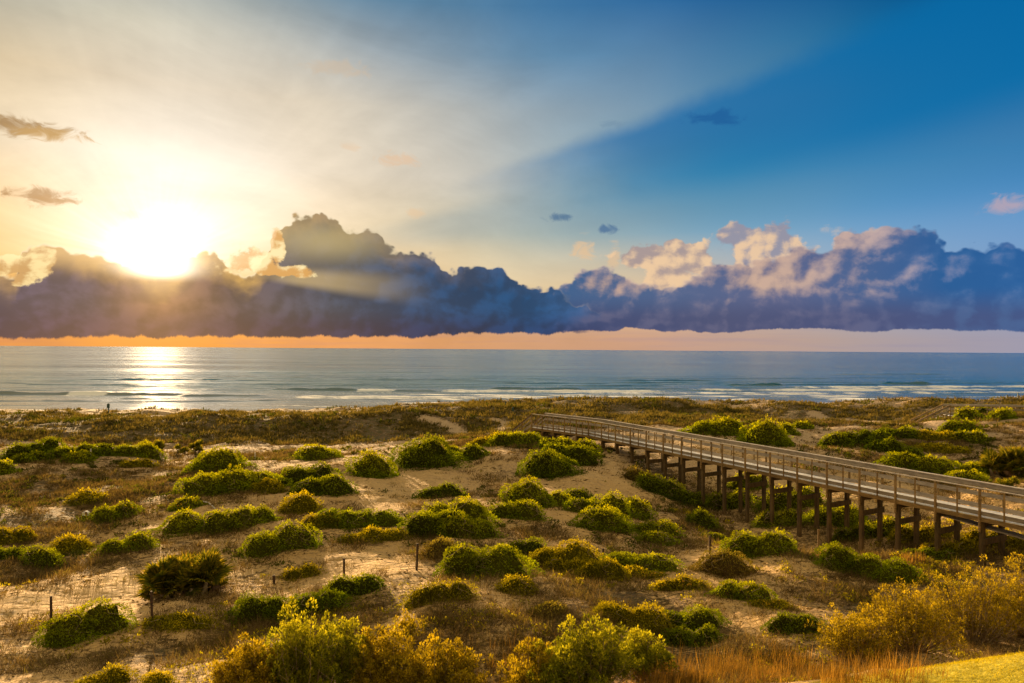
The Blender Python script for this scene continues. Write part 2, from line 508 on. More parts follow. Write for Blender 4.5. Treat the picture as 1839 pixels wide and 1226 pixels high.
    def lit(c):
        gc = t.node('ShaderNodeVectorMath', operation='SCALE'); gc.inputs[0].default_value = (1.0, 0.90, 0.72); t.put(gc.inputs['Scale'], g)
        lc = t.node('ShaderNodeVectorMath', operation='SCALE'); lc.inputs[0].default_value = (1.0, 0.50, 0.13); t.put(lc.inputs['Scale'], low)
        ad = t.node('ShaderNodeVectorMath', operation='ADD'); t.put(ad.inputs[0], c); t.l.new(gc.outputs[0], ad.inputs[1])
        ad2 = t.node('ShaderNodeVectorMath', operation='ADD'); t.l.new(ad.outputs[0], ad2.inputs[0]); t.l.new(lc.outputs[0], ad2.inputs[1])
        b = t.node('ShaderNodeBackground'); t.l.new(ad2.outputs[0], b.inputs[0]); b.inputs[1].default_value = 1.0 / (2 ** EXPO)
        return b.outputs[0]

    def mixs(f, a, b):
        m = t.node('ShaderNodeMixShader'); t.put(m.inputs[0], f); t.l.new(a, m.inputs[1]); t.l.new(b, m.inputs[2])
        return m.outputs[0]

    # ---------------- the rest of the dome: unseen bright cloud overhead and behind, added as fill light
    oh = t.noise(E(t, tc.outputs['Generated']), 2.2, 3, 0.55)
    ohc = t.mix(t.mr(oh, 0.3, 0.7), tuple(OVERHEAD_LO) + (1,), tuple(OVERHEAD_HI) + (1,))
    back = t.mix(t.mr(z, 0.0, 0.5), tuple(BACK_LOW) + (1,), ohc)
    bgb = t.node('ShaderNodeBackground'); t.put(bgb.inputs[0], back); bgb.inputs[1].default_value = 1.0 / (2 ** EXPO)
    fr = t.mr(el, 0.47, 0.80).max(t.mr(y, 0.45, 0.05))
    cloud_zone = t.math('LESS_THAN', el, 0.21)
    front = mixs(cloud_zone, lit(col_clear), lit(col))
    dome = mixs(fr, front, bgb.outputs[0])
    sky = t.node('ShaderNodeTexSky', sky_type='NISHITA')
    sky.sun_disc = False
    sky.sun_elevation = SUN_EL
    sky.sun_rotation = SUN_AZ
    bg0 = t.node('ShaderNodeBackground'); t.l.new(sky.outputs[0], bg0.inputs[0]); bg0.inputs[1].default_value = 0.05
    out = t.node('ShaderNodeOutputWorld'); t.l.new(mixs(0.985, bg0.outputs[0], dome), out.inputs[0])


build_sky()
sd = bpy.data.lights.new("sun", 'SUN')
sd.energy = 5.0
sd.angle = math.radians(1.2)
sd.color = (1.0, 0.66, 0.32)
sun = bpy.data.objects.new("sun", sd)
COL.objects.link(sun)
sdir = Vector((math.sin(SUN_AZ) * math.cos(SUN_EL), math.cos(SUN_AZ) * math.cos(SUN_EL), math.sin(SUN_EL)))
sun.rotation_euler = sdir.to_track_quat('Z', 'Y').to_euler()
# ---------------------------------------------------------------- boardwalk line (shared by the ground)
RAIL_Z = CAM_Z - 5.3
DECK_Z = RAIL_Z - 1.06
BAY = 1.834
d1 = np.array([-0.425, 0.905]); d1 /= np.linalg.norm(d1)
d2 = np.array([-0.62, 0.785]); d2 /= np.linalg.norm(d2)
BEND = np.array([5.8, 55.4])
near_line = []                     # points along the near railing, from right (close) to left (far)
k0 = 24
for k in range(k0, -1, -1):
    near_line.append(BEND - d1 * BAY * k)
for k in range(1, 6):
    near_line.append(BEND + d2 * 1.325 * k)
WIDTH = 1.42


# ---------------------------------------------------------------- ground height
def _controls():
    P = []
    px = [  # (photo x, photo y, height of the ground there)
        (0, 1226, 2.9), (300, 1226, 3.0), (600, 1226, 2.9), (900, 1226, 3.1), (1200, 1226, 3.5), (1400, 1220, 3.6),
        (0, 1100, 2.6), (200, 1100, 2.6), (450, 1150, 2.8), (700, 1150, 3.0), (870, 1085, 3.35), (1000, 1090, 3.1),
        (1250, 1110, 2.9), (1330, 1085, 3.2), (1450, 1170, 3.3), (0, 1000, 2.5), (200, 1000, 2.6), (450, 1000, 2.6),
        (640, 990, 2.95), (800, 1030, 3.0), (1000, 1010, 3.0), (1150, 990, 2.8), (1300, 1040, 2.8), (1400, 1000, 2.75),
        (1420, 1040, 2.9), (1480, 1080, 2.9), (0, 920, 2.5), (200, 920, 2.5), (400, 930, 2.7), (600, 930, 2.9),
        (750, 900, 2.8), (900, 930, 2.9), (1000, 920, 2.9), (1100, 940, 2.7), (1200, 960, 2.4), (1250, 950, 2.2),
        (0, 850, 2.7), (200, 850, 2.8), (430, 870, 3.1), (600, 870, 3.1), (700, 870, 2.9), (850, 860, 2.8),
        (950, 850, 3.1), (1060, 840, 3.3), (1130, 885, 2.7), (0, 800, 2.5), (100, 815, 3.0), (300, 815, 3.0),
        (400, 838, 3.3), (560, 825, 3.2), (690, 850, 3.2), (765, 838, 3.4), (870, 800, 3.8), (940, 780, 4.05), (1000, 803, 4.0),
        (1050, 806, 3.7), (1100, 812, 3.5), (300, 806, 2.3), (500, 803, 2.2), (700, 800, 2.2), (800, 790, 2.5),
        (200, 780, 2.6), (500, 785, 2.4), (840, 780, 2.6), (0, 749, 3.3), (200, 756, 3.2), (400, 749, 3.4),
        (520, 746, 3.6), (620, 742, 3.8), (740, 736, 4.2), (900, 732, 4.4), (1000, 727, 4.5), (1200, 721, 4.6), (1400, 721, 4.5),
        (1500, 727, 4.0), (1600, 718, 4.7), (1700, 716, 4.9), (1839, 716, 4.9), (1950, 716, 4.9),
        (1290, 775, 4.2), (1375, 798, 3.8), (1375, 766, 4.3), (1460, 800, 3.6), (1420, 822, 3.3), (1550, 815, 3.6),
        (1560, 775, 4.2), (1650, 848, 3.0), (1650, 778, 4.2), (1720, 748, 4.9), (1800, 750, 4.9), (1800, 790, 4.2),
        (1750, 820, 3.3), (1800, 870, 2.8), (1300, 745, 3.2), (1500, 752, 3.2), (1610, 765, 3.3), (1500, 880, 2.5), (1600, 905, 2.2),
        (1700, 930, 2.1), (1120, 850, 3.2),
    ]
    for x, y, z in px:
        X, Y = at_z(x, y, z); P.append((X, Y, z))
    P += [(8.0, 49.5, 3.2), (8.9, 46.5, 2.5), (10.1, 44.4, 1.9), (10.9, 42.7, 1.6), (12.4, 39.6, 1.6), (14.0, 36.3, 1.6),
          (14.8, 34.8, 1.7), (15.6, 33.0, 1.85), (17.0, 30.1, 2.4), (17.6, 28.5, 2.55), (18.5, 26.5, 2.7), (20.0, 24.0, 3.1),
          (14.5, 39.0, 1.9), (17.0, 35.0, 2.0), (19.5, 31.5, 2.6), (24, 30, 3.0), (26, 40, 3.2),
          # lawn bank close to the building, dropping off beyond
          (6.2, 14.2, 4.64), (8.0, 14.2, 4.96), (9.8, 14.3, 5.24), (12.5, 14.4, 5.65), (16.0, 14.5, 5.75), (9.6, 11, 5.35), (6, 11, 4.85), (14, 11, 5.5), (20, 8, 5.6), (3.0, 11.0, 3.9), (9.4, 17.0, 3.4), (13.0, 17.3, 3.3), (6.5, 17.0, 3.5), (18, 18.5, 3.1), (24, 20, 3.3),
          (-15, 8, 3.4), (0, 5, 3.9), (-5, 12, 3.1), (0, -20, 4.5), (25, -20, 5.5), (-30, -20, 4.0),
          # behind the ridge
          (-150, 20, 3.0), (-150, 60, 2.8), (-120, 90, 3.3), (150, 20, 3.5), (150, 60, 3.5), (150, 95, 4.6), (110, 98, 4.8)]
    for x in (-120, -80, -55, -30):
        P += [(x, 96, 2.15), (x, 108, 1.4)]
    for x in (-8, 15, 40, 70, 110):
        P += [(x, 108, 2.9)]
    P += [(-15, 104, 2.6)]
    return np.array(P)


CTRL = _controls()
_c2 = 2.0 ** 2


def _fit():
    A = CTRL[:, :2]; n = len(A)
    d = np.sqrt(((A[:, None] - A[None]) ** 2).sum(-1) + _c2)
    K = -d + np.eye(n) * 0.08
    Pm = np.ones((n, 1))
    M = np.block([[K, Pm], [Pm.T, np.zeros((1, 1))]])
    sol = np.linalg.solve(M, np.concatenate([CTRL[:, 2], [0]]))
    return sol[:n], sol[n]


_w, _b = _fit()


def base_h(X, Y):
    X = np.asarray(X, float); Y = np.asarray(Y, float)
    sh = np.broadcast(X, Y).shape
    x = np.broadcast_to(X, sh).ravel(); y = np.broadcast_to(Y, sh).ravel()
    out = np.empty(len(x))
    for i in range(0, len(x), 20000):
        dx = x[i:i + 20000, None] - CTRL[None, :, 0]; dy = y[i:i + 20000, None] - CTRL[None, :, 1]
        out[i:i + 20000] = -np.sqrt(dx * dx + dy * dy + _c2) @ _w + _b
    return np.clip(out, 1.2, 6.2).reshape(sh)


def shore_y(X):
    return 124.0 + 10 * sstep(-40, 60, X) + 1.6 * np.sin(np.asarray(X) * 0.05) + 0.8 * np.sin(np.asarray(X) * 0.13 + 1)


def lawn_at(X, Y):
    e = 14.75 + 0.10 * np.sin(X * 1.7) + 0.06 * np.sin(X * 4.1)
    return sstep(0.12, -0.12, Y - e) * sstep(4.6, 5.6, X + 0.3 * np.sin(Y * 1.4))


def ground_h(X, Y):
    X = np.asarray(X, float); Y = np.asarray(Y, float)
    h = base_h(X, Y)
    far = sstep(60, 90, Y)
    rough = 1 - 0.85 * lawn_at(X, Y)
    h = h + rough * (1 - sstep(108, 116, Y)) * (fbm(X / 6.0, Y / 6.0, 3, 3) * (0.42 + 0.20 * far) + fbm(X / 2.2, Y / 2.2, 9, 3) * (0.20 + 0.10 * far)
                    + fbm(X / 0.6, Y / 0.6, 21, 2) * 0.035)
    # small seaward dunes on the left with a saddle
    left = sstep(-12, -22, X)
    h = h + left * np.exp(-((Y - 99 - 2 * np.sin(X * .07)) / 4.0) ** 2) * (0.22 + 0.8 * fbm(X / 9.0, Y / 30.0, 41, 2))
    # beach profile
    sy = shore_y(X)
    beach = np.clip((sy - Y) * 0.075, -6, 3.0) + 0.02 * np.sin(X * .3)
    t = sstep(104, 118, Y + 0.0 * X)
    return h * (1 - t) + np.minimum(beach, 1.4) * t


def place(px, py):
    """where the sight line through a photo pixel meets the ground"""
    d = ray(px, py)
    ts = np.linspace(8, 140, 900)
    X = ts * d[0]; Y = ts * d[1]; Z = CAM_Z + ts * d[2]
    g = ground_h(X, Y)
    i = int(np.argmax(Z < g))
    if i == 0: i = 1 if Z[0] < g[0] else len(ts) - 1
    t0, t1 = ts[i - 1], ts[i]
    a, b = Z[i - 1] - g[i - 1], Z[i] - g[i]
    t = t0 + (t1 - t0) * (a / (a - b) if a != b else 0.5)
    return float(t * d[0]), float(t * d[1])


def gh(x, y):
    return float(ground_h(np.array([x]), np.array([y]))[0])


def to_px(X, Y, Z):
    p = np.stack([X, Y, Z - CAM_Z], -1) @ RM
    return 919.5 + p[..., 0] / -p[..., 2] * F, 613.0 - p[..., 1] / -p[..., 2] * F


# ---------------------------------------------------------------- where plants cover the sand (world-space patches)
COVER = []     # (x, y, rx, ry, amount, kind) kind 0 = brown litter/grass, 1 = green


def cover_px(px, py, w, h, amt, kind=0):
    x, y = place(px, py)
    x2, _ = place(px + w, py)
    ya = place(px, py - h)[1]; yb = place(px, py + h)[1]
    COVER.append((x, y, max(abs(x2 - x), 0.6), max(abs(ya - yb) / 2, 0.8), amt, kind))


for a in [(60, 940, 160, 50, .85), (230, 880, 160, 40, .85), (120, 870, 150, 35, .8), (330, 850, 110, 25, .6), (90, 1020, 110, 40, .8), (230, 990, 80, 30, .5),
          (30, 900, 80, 40, .8), (420, 990, 50, 14, .3), (560, 1010, 50, 18, .3), (300, 1180, 160, 26, .75), (60, 1190, 90, 25, .6), (500, 1120, 130, 40, .9),
          (700, 1080, 70, 26, .6), (800, 1120, 130, 40, .85), (720, 1190, 200, 60, .9), (1000, 1120, 120, 36, .8), (1120, 1090, 150, 40, .9), (1240, 1150, 120, 40, .9),
          (1050, 1190, 160, 50, .95), (1300, 1200, 220, 50, .85), (820, 1000, 100, 28, .6), (1080, 1020, 90, 20, .7), (960, 960, 90, 18, .5), (1180, 975, 110, 16, .6), (1260, 950, 60, 22, .7),
          (660, 965, 60, 10, .7), (1620, 1110, 150, 60, .95), (1750, 1050, 120, 70, .95), (1650, 1000, 150, 30, .9), (1780, 980, 90, 30, .95), (1560, 940, 200, 26, .8), (1330, 930, 90, 26, .5),
          (1180, 850, 40, 25, .8), (1230, 890, 60, 25, .85), (560, 800, 140, 8, .5), (450, 820, 120, 9, .6), (870, 785, 90, 14, .9), (960, 800, 70, 16, .6),
          (1500, 830, 60, 10, .2), (1640, 800, 130, 22, .75), (1740, 800, 90, 22, .8), (1700, 870, 110, 20, .8), (1800, 830, 60, 30, .9), (1700, 760, 60, 14, .6),
          (900, 850, 50, 14, .45), (880, 880, 40, 10, .3), (1010, 1060, 110, 20, .45), (1330, 1130, 60, 20, .4), (1530, 1090, 60, 25, .8), (600, 985, 60, 8, .3)]:
    cover_px(*a)


BARE = []
for px, py, w, h in [(720, 880, 120, 40), (640, 850, 40, 25), (880, 840, 60, 20), (690, 1000, 90, 20), (1110, 850, 60, 34), (1060, 860, 50, 30), (1000, 930, 40, 12), (1240, 995, 80, 22), (1450, 1050, 70, 26),
                     (1430, 1110, 60, 30), (470, 905, 50, 14), (60, 1090, 90, 30), (230, 1070, 50, 20), (420, 985, 50, 18), (250, 960, 50, 12), (890, 1100, 120, 30), (1010, 1050, 60, 16), (1440, 790, 80, 16), (1560, 805, 60, 10),
                     (1340, 790, 50, 10), (1660, 760, 50, 10), (1780, 765, 50, 14), (560, 1010, 60, 16), (1080, 975, 40, 8), (1360, 1160, 50, 20), (330, 1140, 60, 10), (120, 1160, 80, 14)]:
    x, y = place(px, py); x2, _ = place(px + w, py); ya = place(px, py - h)[1]; yb = place(px, min(py + h, 1226))[1]
    BARE.append((x, y, max(abs(x2 - x), .8), max(abs(ya - yb) / 2, 1.0)))


def cover_at(X, Y):
    X = np.asarray(X, float); Y = np.asarray(Y, float)
    c = 0.46 * sstep(-0.35, 0.40, fbm(X / 5.0, Y / 3.2, 404, 3))
    for x, y, rx, ry in BARE:
        c = c * (1 - np.exp(-(((X - x) / rx) ** 2 + ((Y - y) / ry) ** 2)) * 0.97)
    for x, y, rx, ry, a, k in COVER:
        r = ((X - x) / rx) ** 2 + ((Y - y) / ry) ** 2
        c = np.maximum(c, a * np.exp(-r * 0.9))
    # the grassed foredune beyond the hollow
    band = sstep(64.5, 68, Y + 1.0 * np.sin(X * .11)) * (1 - sstep(92, 98, Y + (6.5 + 1.5 * np.sin(X * .23)) * (1 - sstep(-16, -8, X))))
    c = np.maximum(c, band * 0.85)
    # bare lanes trodden through it
    for (xa, ya), (xb, yb), wd in LANES:
        vx, vy = xb - xa, yb - ya
        t = np.clip(((X - xa) * vx + (Y - ya) * vy) / (vx * vx + vy * vy), 0, 1)
        dd = np.hypot(X - xa - t * vx + 0.5 * np.sin(Y * .9), Y - ya - t * vy)
        c = c * sstep(wd * 0.6, wd * 1.5, dd)
    return c


LANES = []
for q in [((770, 749), (800, 764), .8), ((800, 764), (842, 781), .8), ((230, 807), (450, 804), 1.3), ((450, 804), (730, 797), 1.5),
          ((1462, 742), (1530, 757), .8), ((1530, 757), (1600, 760), 1.2), ((1600, 762), (1680, 765), 1.6), ((890, 752), (912, 768), .5)]:
    LANES.append((place(*q[0]), place(*q[1]), q[2]))

# ---------------------------------------------------------------- materials for the ground
def mat_sand():
    m, t = material("dune_sand")
    tc = t.node('ShaderNodeTexCoord'); P = E(t, tc.outputs['Object'])
    geo = t.node('ShaderNodeSeparateXYZ'); t.put(geo.inputs[0], P)
    X, Y, Z = (E(t, geo.outputs[i]) for i in range(3))
    cov = t.attr("cover"); wet = t.attr("wet"); lawn = t.attr("lawn")
    n1 = t.noise(P, 0.35, 5, 0.6); n2 = t.noise(P, 2.2, 6, 0.65); n3 = t.noise(P, 9.0, 5, 0.65)
    flat = t.node('ShaderNodeVectorMath', operation='MULTIPLY'); t.put(flat.inputs[0], P); flat.inputs[1].default_value = (0.55, 1.0, 1.0)
    FP = E(t, flat.outputs[0])
    deb = t.noise(FP, 3.6, 8, 0.72, 0.8)
    deb2 = t.noise(FP, 14.0, 6, 0.7, 1.0)
    c = t.ramp(n2 * 0.6 + n1 * 0.5, [(0.35, (0.40, 0.255, 0.100, 1)), (0.55, (0.55, 0.365, 0.150, 1)), (0.75, (0.64, 0.44, 0.19, 1))])
    c = t.mix(t.mr(Y, 34, 70) * 0.65, c, t.mix(n2, (0.36, 0.285, 0.22, 1), (0.47, 0.38, 0.30, 1)))  # farther sand greyed in its colour to stand for cooler shading
    c = t.mix(t.mr(n3, 0.3, 0.7) * 0.35, c, (0.27, 0.19, 0.12, 1))
    lit = t.mix(t.mr(n3, 0.35, 0.65), (0.060, 0.036, 0.012, 1), (0.18, 0.110, 0.036, 1))
    thin = t.mr(deb + cov * 0.24 + (n1 - .5) * 0.22 + (n3 - .5) * 0.16, 0.60, 0.70)
    speck = t.mr(deb2 + cov * 0.16 + (n2 - 0.5) * 0.40, 0.61, 0.67) * 0.8
    c = t.mix(thin * 0.92, c, lit)
    c = t.mix(speck, c, (0.075, 0.048, 0.026, 1))
    green = t.mix(t.mr(n3, 0.35, 0.65), (0.035, 0.045, 0.010, 1), (0.10, 0.095, 0.022, 1))
    c = t.mix(t.mr(n2 + cov * 0.5, 0.82, 1.02) * 0.6, c, green)
    lw = t.mix(t.mr(n3 * 0.6 + t.noise(P, 40.0, 3, 0.6) * 0.4, 0.35, 0.65), (0.28, 0.25, 0.012, 1), (0.55, 0.45, 0.03, 1))
    c = t.mix(lawn, c, lw)
    c = t.mix(wet, c, (0.16, 0.125, 0.10, 1))
    foot = t.voro(t.xyz(X * 0.8, Y, 0.0), 2.6, 'SMOOTH_F1', 0.5)
    h = n2 * 0.22 + n3 * 0.07 + t.mr(foot, 0.0, 0.45) * 0.10 * (1.0 - lawn) + t.noise(P, 38.0, 3, 0.6) * 0.02 + thin * 0.05
    nrm = bump(t, h * (1.0 - wet * 0.93), 1.0, 0.75)
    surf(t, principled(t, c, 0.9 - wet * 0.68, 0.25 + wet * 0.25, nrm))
    return m


def build_ground():
    # rows get wider apart with distance from the houses
    Ys = [-300, -120, -40, -10, 0]
    y = 4.0
    while y < 145:
        Ys.append(y); y += 0.10 + 0.0035 * y
    Ys += [160, 200, 320, 700, 2000, 8000, 30000]
    Ys = np.array(Ys)
    ts = np.concatenate([-1 - np.array([60, 16, 5, 2, 0.8, 0.3])[:, ], np.linspace(-1, 1, 520), 1 + np.array([0.3, 0.8, 2, 5, 16, 60])])
    half = np.clip(Ys, 6, 150) * 0.80 + 5
    X = ts[None] * half[:, None]
    far = sstep(1.2, 4, np.abs(ts))[None]
    Yg = np.repeat(Ys[:, None], len(ts), 1)
    Z = ground_h(X, Yg)
    C = cover_at(X, Yg)
    sy = shore_y(X)
    W = sstep(-10, -3.5, Yg - sy - 0.6 * np.sin(X * .21)) 
    L = lawn_at(X, Yg)
    nr, nc = X.shape
    V = np.stack([X, Yg, Z], -1).reshape(-1, 3)
    idx = np.arange(nr * nc).reshape(nr, nc)
    Fq = np.stack([idx[:-1, :-1], idx[:-1, 1:], idx[1:, 1:], idx[1:, :-1]], -1).reshape(-1, 4)
    me = mesh_np("ground", V, Fq, mat_sand(), {"cover": C.ravel(), "wet": W.ravel(), "lawn": L.ravel()}, smooth=True)
    return link("ground", me, kind="structure", label="rolling pale sand dunes with dark plant litter and a beach")


build_ground()


# ---------------------------------------------------------------- sea
CRESTS = [  # photo x0, x1, photo y at left, y at right, height, foam
    (-60, 335, 709, 710, 0.75, 0.0), (120, 200, 709.5, 710, 0.65, 1.0), (325, 480, 711, 712, 0.35, 0.1), (-80, 80, 721, 721, 0.22, 0.1), (75, 195, 720, 721, 0.25, .25), (212, 300, 716, 718, 0.25, 0.1),
    (190, 520, 723, 719, 0.22, 0.15), (-60, 110, 728, 728, 0.12, .1), (485, 655, 700, 702, 0.70, 0.05), (640, 720, 702, 702, 0.5, 0.9), (705, 785, 703, 703, 0.62, 0.1),
    (780, 1240, 703, 704, 0.35, 0.9), (520, 960, 713, 715, 0.22, 0.75), (860, 1240, 713, 708, 0.24, 0.6), (880, 1050, 698.5, 699, 0.55, .1), (600, 980, 725, 724, 0.14, .5), (1040, 1100, 714, 715, .16, .3),
    (1230, 1840, 701, 700, 0.30, 0.85), (1000, 1600, 706, 707, 0.20, 0.7), (1305, 1410, 692, 692, 0.75, .05), (1585, 1680, 689.5, 690, 0.8, .05), (1400, 1590, 691, 691, 0.4, .1),
    (1400, 1900, 696, 694, 0.28, 0.8), (1200, 1560, 712, 711, 0.14, .5), (1560, 1900, 706, 705, 0.2, .6), (1680, 1860, 689, 688, 0.4, 0.2), (150, 420, 682, 683, 0.35, 0), (380, 560, 684, 684, .3, 0),
    (620, 880, 681, 683, .3, 0), (860, 1100, 688, 689, 0.3, 0), (1100, 1300, 683, 684, .28, 0), (1250, 1500, 680, 680, .25, 0), (600, 780, 669, 669, .3, 0), (1500, 1700, 672, 672, .3, 0), (440, 560, 670, 670, .3, 0), (40, 260, 691, 692, .3, 0), (560, 700, 692, 692, .25, 0), (1000, 1200, 693, 693, .25, 0)]


def build_sea():
    Ys = [100.0]
    y = 112.0
    while y < 420:
        Ys.append(y); y += 0.32 if y < 215 else (0.32 + (y - 215) * 0.012)
    while y < 40000:
        Ys.append(y); y *= 1.12
    Ys = np.array(Ys)
    ts = np.concatenate([[-40, -12, -4, -1.8], np.linspace(-1, 1, 460), [1.8, 4, 12, 40]])
    half = np.clip(Ys, 100, 2000) * 0.78 + 4
    half = np.where(Ys > 2000, Ys * 0.78, half)
    X = ts[None] * half[:, None]
    Yg = np.repeat(Ys[:, None], len(ts), 1)
    fade = 1 - sstep(260, 400, Yg)
    near = sstep(118, 150, Yg)
    Z = 0.03 * near * np.sin(Yg * 0.9 + fbm(X / 22, Yg / 22, 5, 3) * 5) * fade + near * fade * (0.20 * fbm(X / 14.0, Yg / 2.2, 55, 3) + 0.30 * fbm(X / 45.0, Yg / 6.0, 57, 3) * sstep(140, 200, Yg))
    foam = np.zeros_like(X)
    for k, (xa, xb, ya, yb, hgt, fo) in enumerate(CRESTS):
        Xa, Da = at_z(xa, ya, 0.0); Xb, Db = at_z(xb, yb, 0.0)
        s = (X - Xa) / (Xb - Xa)
        yc = Da + (Db - Da) * s + 1.1 * fbm(X / 9.0, np.full_like(X, 3.3 * k), 60 + k, 3)
        env = sstep(-0.08, 0.12, s) * (1 - sstep(0.85, 1.06, s)) * (0.75 + 0.45 * fbm(X / 5.0, np.full_like(X, 1.7 * k), 80 + k, 3))
        u = Yg - yc
        w = 1.0 + Da / 260.0
        hgt = hgt * (1.5 if hgt < 0.4 else 1.15)
        prof = np.where(u > 0, np.exp(-(u / (3.2 * w)) ** 2), np.exp(-(u / (0.75 * w)) ** 2))
        Z = np.maximum(Z, Z * 0.4 + prof * env * hgt)
        if fo:
            fz = np.where(u > 0, np.exp(-(u / (1.2 * w)) ** 2), np.exp(-(u / (3.4 * w)) ** 2)) * env * fo
            foam = np.maximum(foam, fz)
    # spent foam between the bars and the swash line
    f2 = sstep(0.0, 0.45, fbm(X / 16.0, Yg / 3.0, 77, 4)) * sstep(128, 140, Yg) * (1 - sstep(175, 205, Yg)) * (0.45 + 0.55 * sstep(-60, 0, X)) * 0.7
    sw = np.exp(-((Yg - shore_y(X) - 1.0) / 1.6) ** 2) * 0.8
    foam = np.maximum(foam, np.maximum(f2, sw))
    nr, nc = X.shape
    V = np.stack([X, Yg, Z], -1).reshape(-1, 3)
    idx = np.arange(nr * nc).reshape(nr, nc)
    Fq = np.stack([idx[:-1, :-1], idx[:-1, 1:], idx[1:, 1:], idx[1:, :-1]], -1).reshape(-1, 4)

    m, t = material("sea_water")
    tc = t.node('ShaderNodeTexCoord'); P = E(t, tc.outputs['Object'])
    sp = t.node('ShaderNodeSeparateXYZ'); t.put(sp.inputs[0], P)
    x, yy = E(t, sp.outputs[0]), E(t, sp.outputs[1])
    w1 = t.noise(t.xyz(x * 0.35, yy, 0.0), 0.9, 4, 0.6)
    w2 = t.noise(t.xyz(x * 0.22, yy * 0.8, 2.0), 0.16, 4, 0.6)
    w3 = t.noise(t.xyz(x * 0.10, yy, 4.0), 0.035, 4, 0.6)
    calm = t.mr(yy, 130, 230)
    w4 = t.noise(t.xyz(x * 0.10, yy, 9.0), 0.009, 5, 0.65)
    h = w1 * 0.30 * t.mr(yy, 128, 200, 0.3, 1.0) + w2 * 1.6 * calm + w3 * 9.0 * t.mr(yy, 180, 500) + w4 * 30.0 * t.mr(yy, 400, 2500)
    nrm = bump(t, h, 1.0, 1.1)
    shallow = t.mr(yy, 230, 135)
    colr = t.mix(shallow, (0.003, 0.085, 0.130, 1), (0.18, 0.20, 0.21, 1))
    fo = t.attr("foam")
    fn = t.noise(t.xyz(x * 0.5, yy, 7.0), 2.2, 6, 0.7)
    fm = t.mr(fo + (fn - 0.5) * 0.9, 0.32, 0.66)
    wind = t.noise(t.xyz(x * 0.15, yy, 1.0), 0.02, 5, 0.65)
    gl = t.node('ShaderNodeBsdfGlossy', distribution='BECKMANN'); t.put(gl.inputs['Roughness'], t.mr(wind, 0.3, 0.7, 0.13, 0.26)); t.put(gl.inputs['Normal'], nrm)
    gl.inputs['Color'].default_value = (0.95, 0.97, 1.0, 1)
    df = t.node('ShaderNodeBsdfDiffuse'); t.put(df.inputs['Color'], colr)
    fr = t.node('ShaderNodeFresnel'); fr.inputs['IOR'].default_value = 1.33
    wm = t.node('ShaderNodeMixShader'); t.put(wm.inputs[0], E(t, fr.outputs[0]) * 0.84); t.l.new(df.outputs[0], wm.inputs[1]); t.l.new(gl.outputs[0], wm.inputs[2])
    water = wm.outputs[0]
    froth = principled(t, (0.80, 0.83, 0.90, 1), 0.8, 0.2, bump(t, fn, 0.5, 0.1))
    mx = t.node('ShaderNodeMixShader'); t.put(mx.inputs[0], fm * 0.9); t.l.new(water, mx.inputs[1]); t.l.new(froth, mx.inputs[2])
    surf(t, mx.outputs[0])
    me = mesh_np("sea", V, Fq, m, {"foam": foam.ravel()}, smooth=True)
    link("sea", me, kind="structure", label="calm sea with small breakers and foam lines to the horizon")


build_sea()
# ---------------------------------------------------------------- timber boardwalk
def wood(name, dark, light, rough=0.75, spec=0.3, axis=(1.2, 1.2, 6.0)):
    m, t = material(name)
    tc = t.node('ShaderNodeTexCoord')
    mp = t.node('ShaderNodeVectorMath', operation='MULTIPLY'); t.l.new(tc.outputs['Object'], mp.inputs[0]); mp.inputs[1].default_value = axis
    g = t.noise(E(t, mp.outputs[0]), 3.0, 6, 0.7, 0.3)
    b = t.noise(E(t, tc.outputs['Object']), 0.9, 3, 0.6)
    c = t.mix(t.mr(g * 0.7 + b * 0.4, 0.38, 0.72), dark, light)
    surf(t, principled(t, c, rough, spec, bump(t, g, 0.4, 0.02)))
    return m


W_POST = wood("weathered_post_wood", (0.042, 0.027, 0.010, 1), (0.135, 0.084, 0.030, 1), axis=(5, 5, .7))
W_RAIL = wood("grey_rail_wood", (0.17, 0.140, 0.112, 1), (0.34, 0.285, 0.225, 1), axis=(1, 1, 7))
W_CAP = wood("pale_cap_wood", (0.34, 0.30, 0.26, 1), (0.56, 0.50, 0.44, 1), rough=0.6, axis=(1, 1, 7))
W_DECK = wood("bleached_deck_wood", (0.56, 0.58, 0.65, 1), (0.74, 0.77, 0.84, 1), rough=0.38, spec=0.5, axis=(3, 3, 3))
W_BEAM = wood("brown_beam_wood", (0.11, 0.066, 0.024, 1), (0.30, 0.190, 0.068, 1), axis=(1, 1, 6))


def offset_line(line, w):
    out = []
    for i, p in enumerate(line):
        a = line[max(i - 1, 0)]; b = line[min(i + 1, len(line) - 1)]
        d = (b - a) / np.linalg.norm(b - a)
        out.append(p + np.array([d[1], -d[0]]) * w)
    return out


def poly_bar(mb, pts, w, h, z, zs=None, side=0.0, jit=0.0):
    """long board following the line, cut at every second post"""
    for i in range(0, len(pts) - 1):
        a, b = pts[i], pts[i + 1]
        za = z if zs is None else zs[i]; zb = z if zs is None else zs[i + 1]
        d = (b - a) / np.linalg.norm(b - a); n = np.array([d[1], -d[0]]) * side
        j = random.uniform(-jit, jit)
        g = d * 0.0015
        mb.bar((a[0] + n[0] + g[0], a[1] + n[1] + g[1], za + j), (b[0] + n[0] - g[0], b[1] + n[1] - g[1], zb + j), w, h)


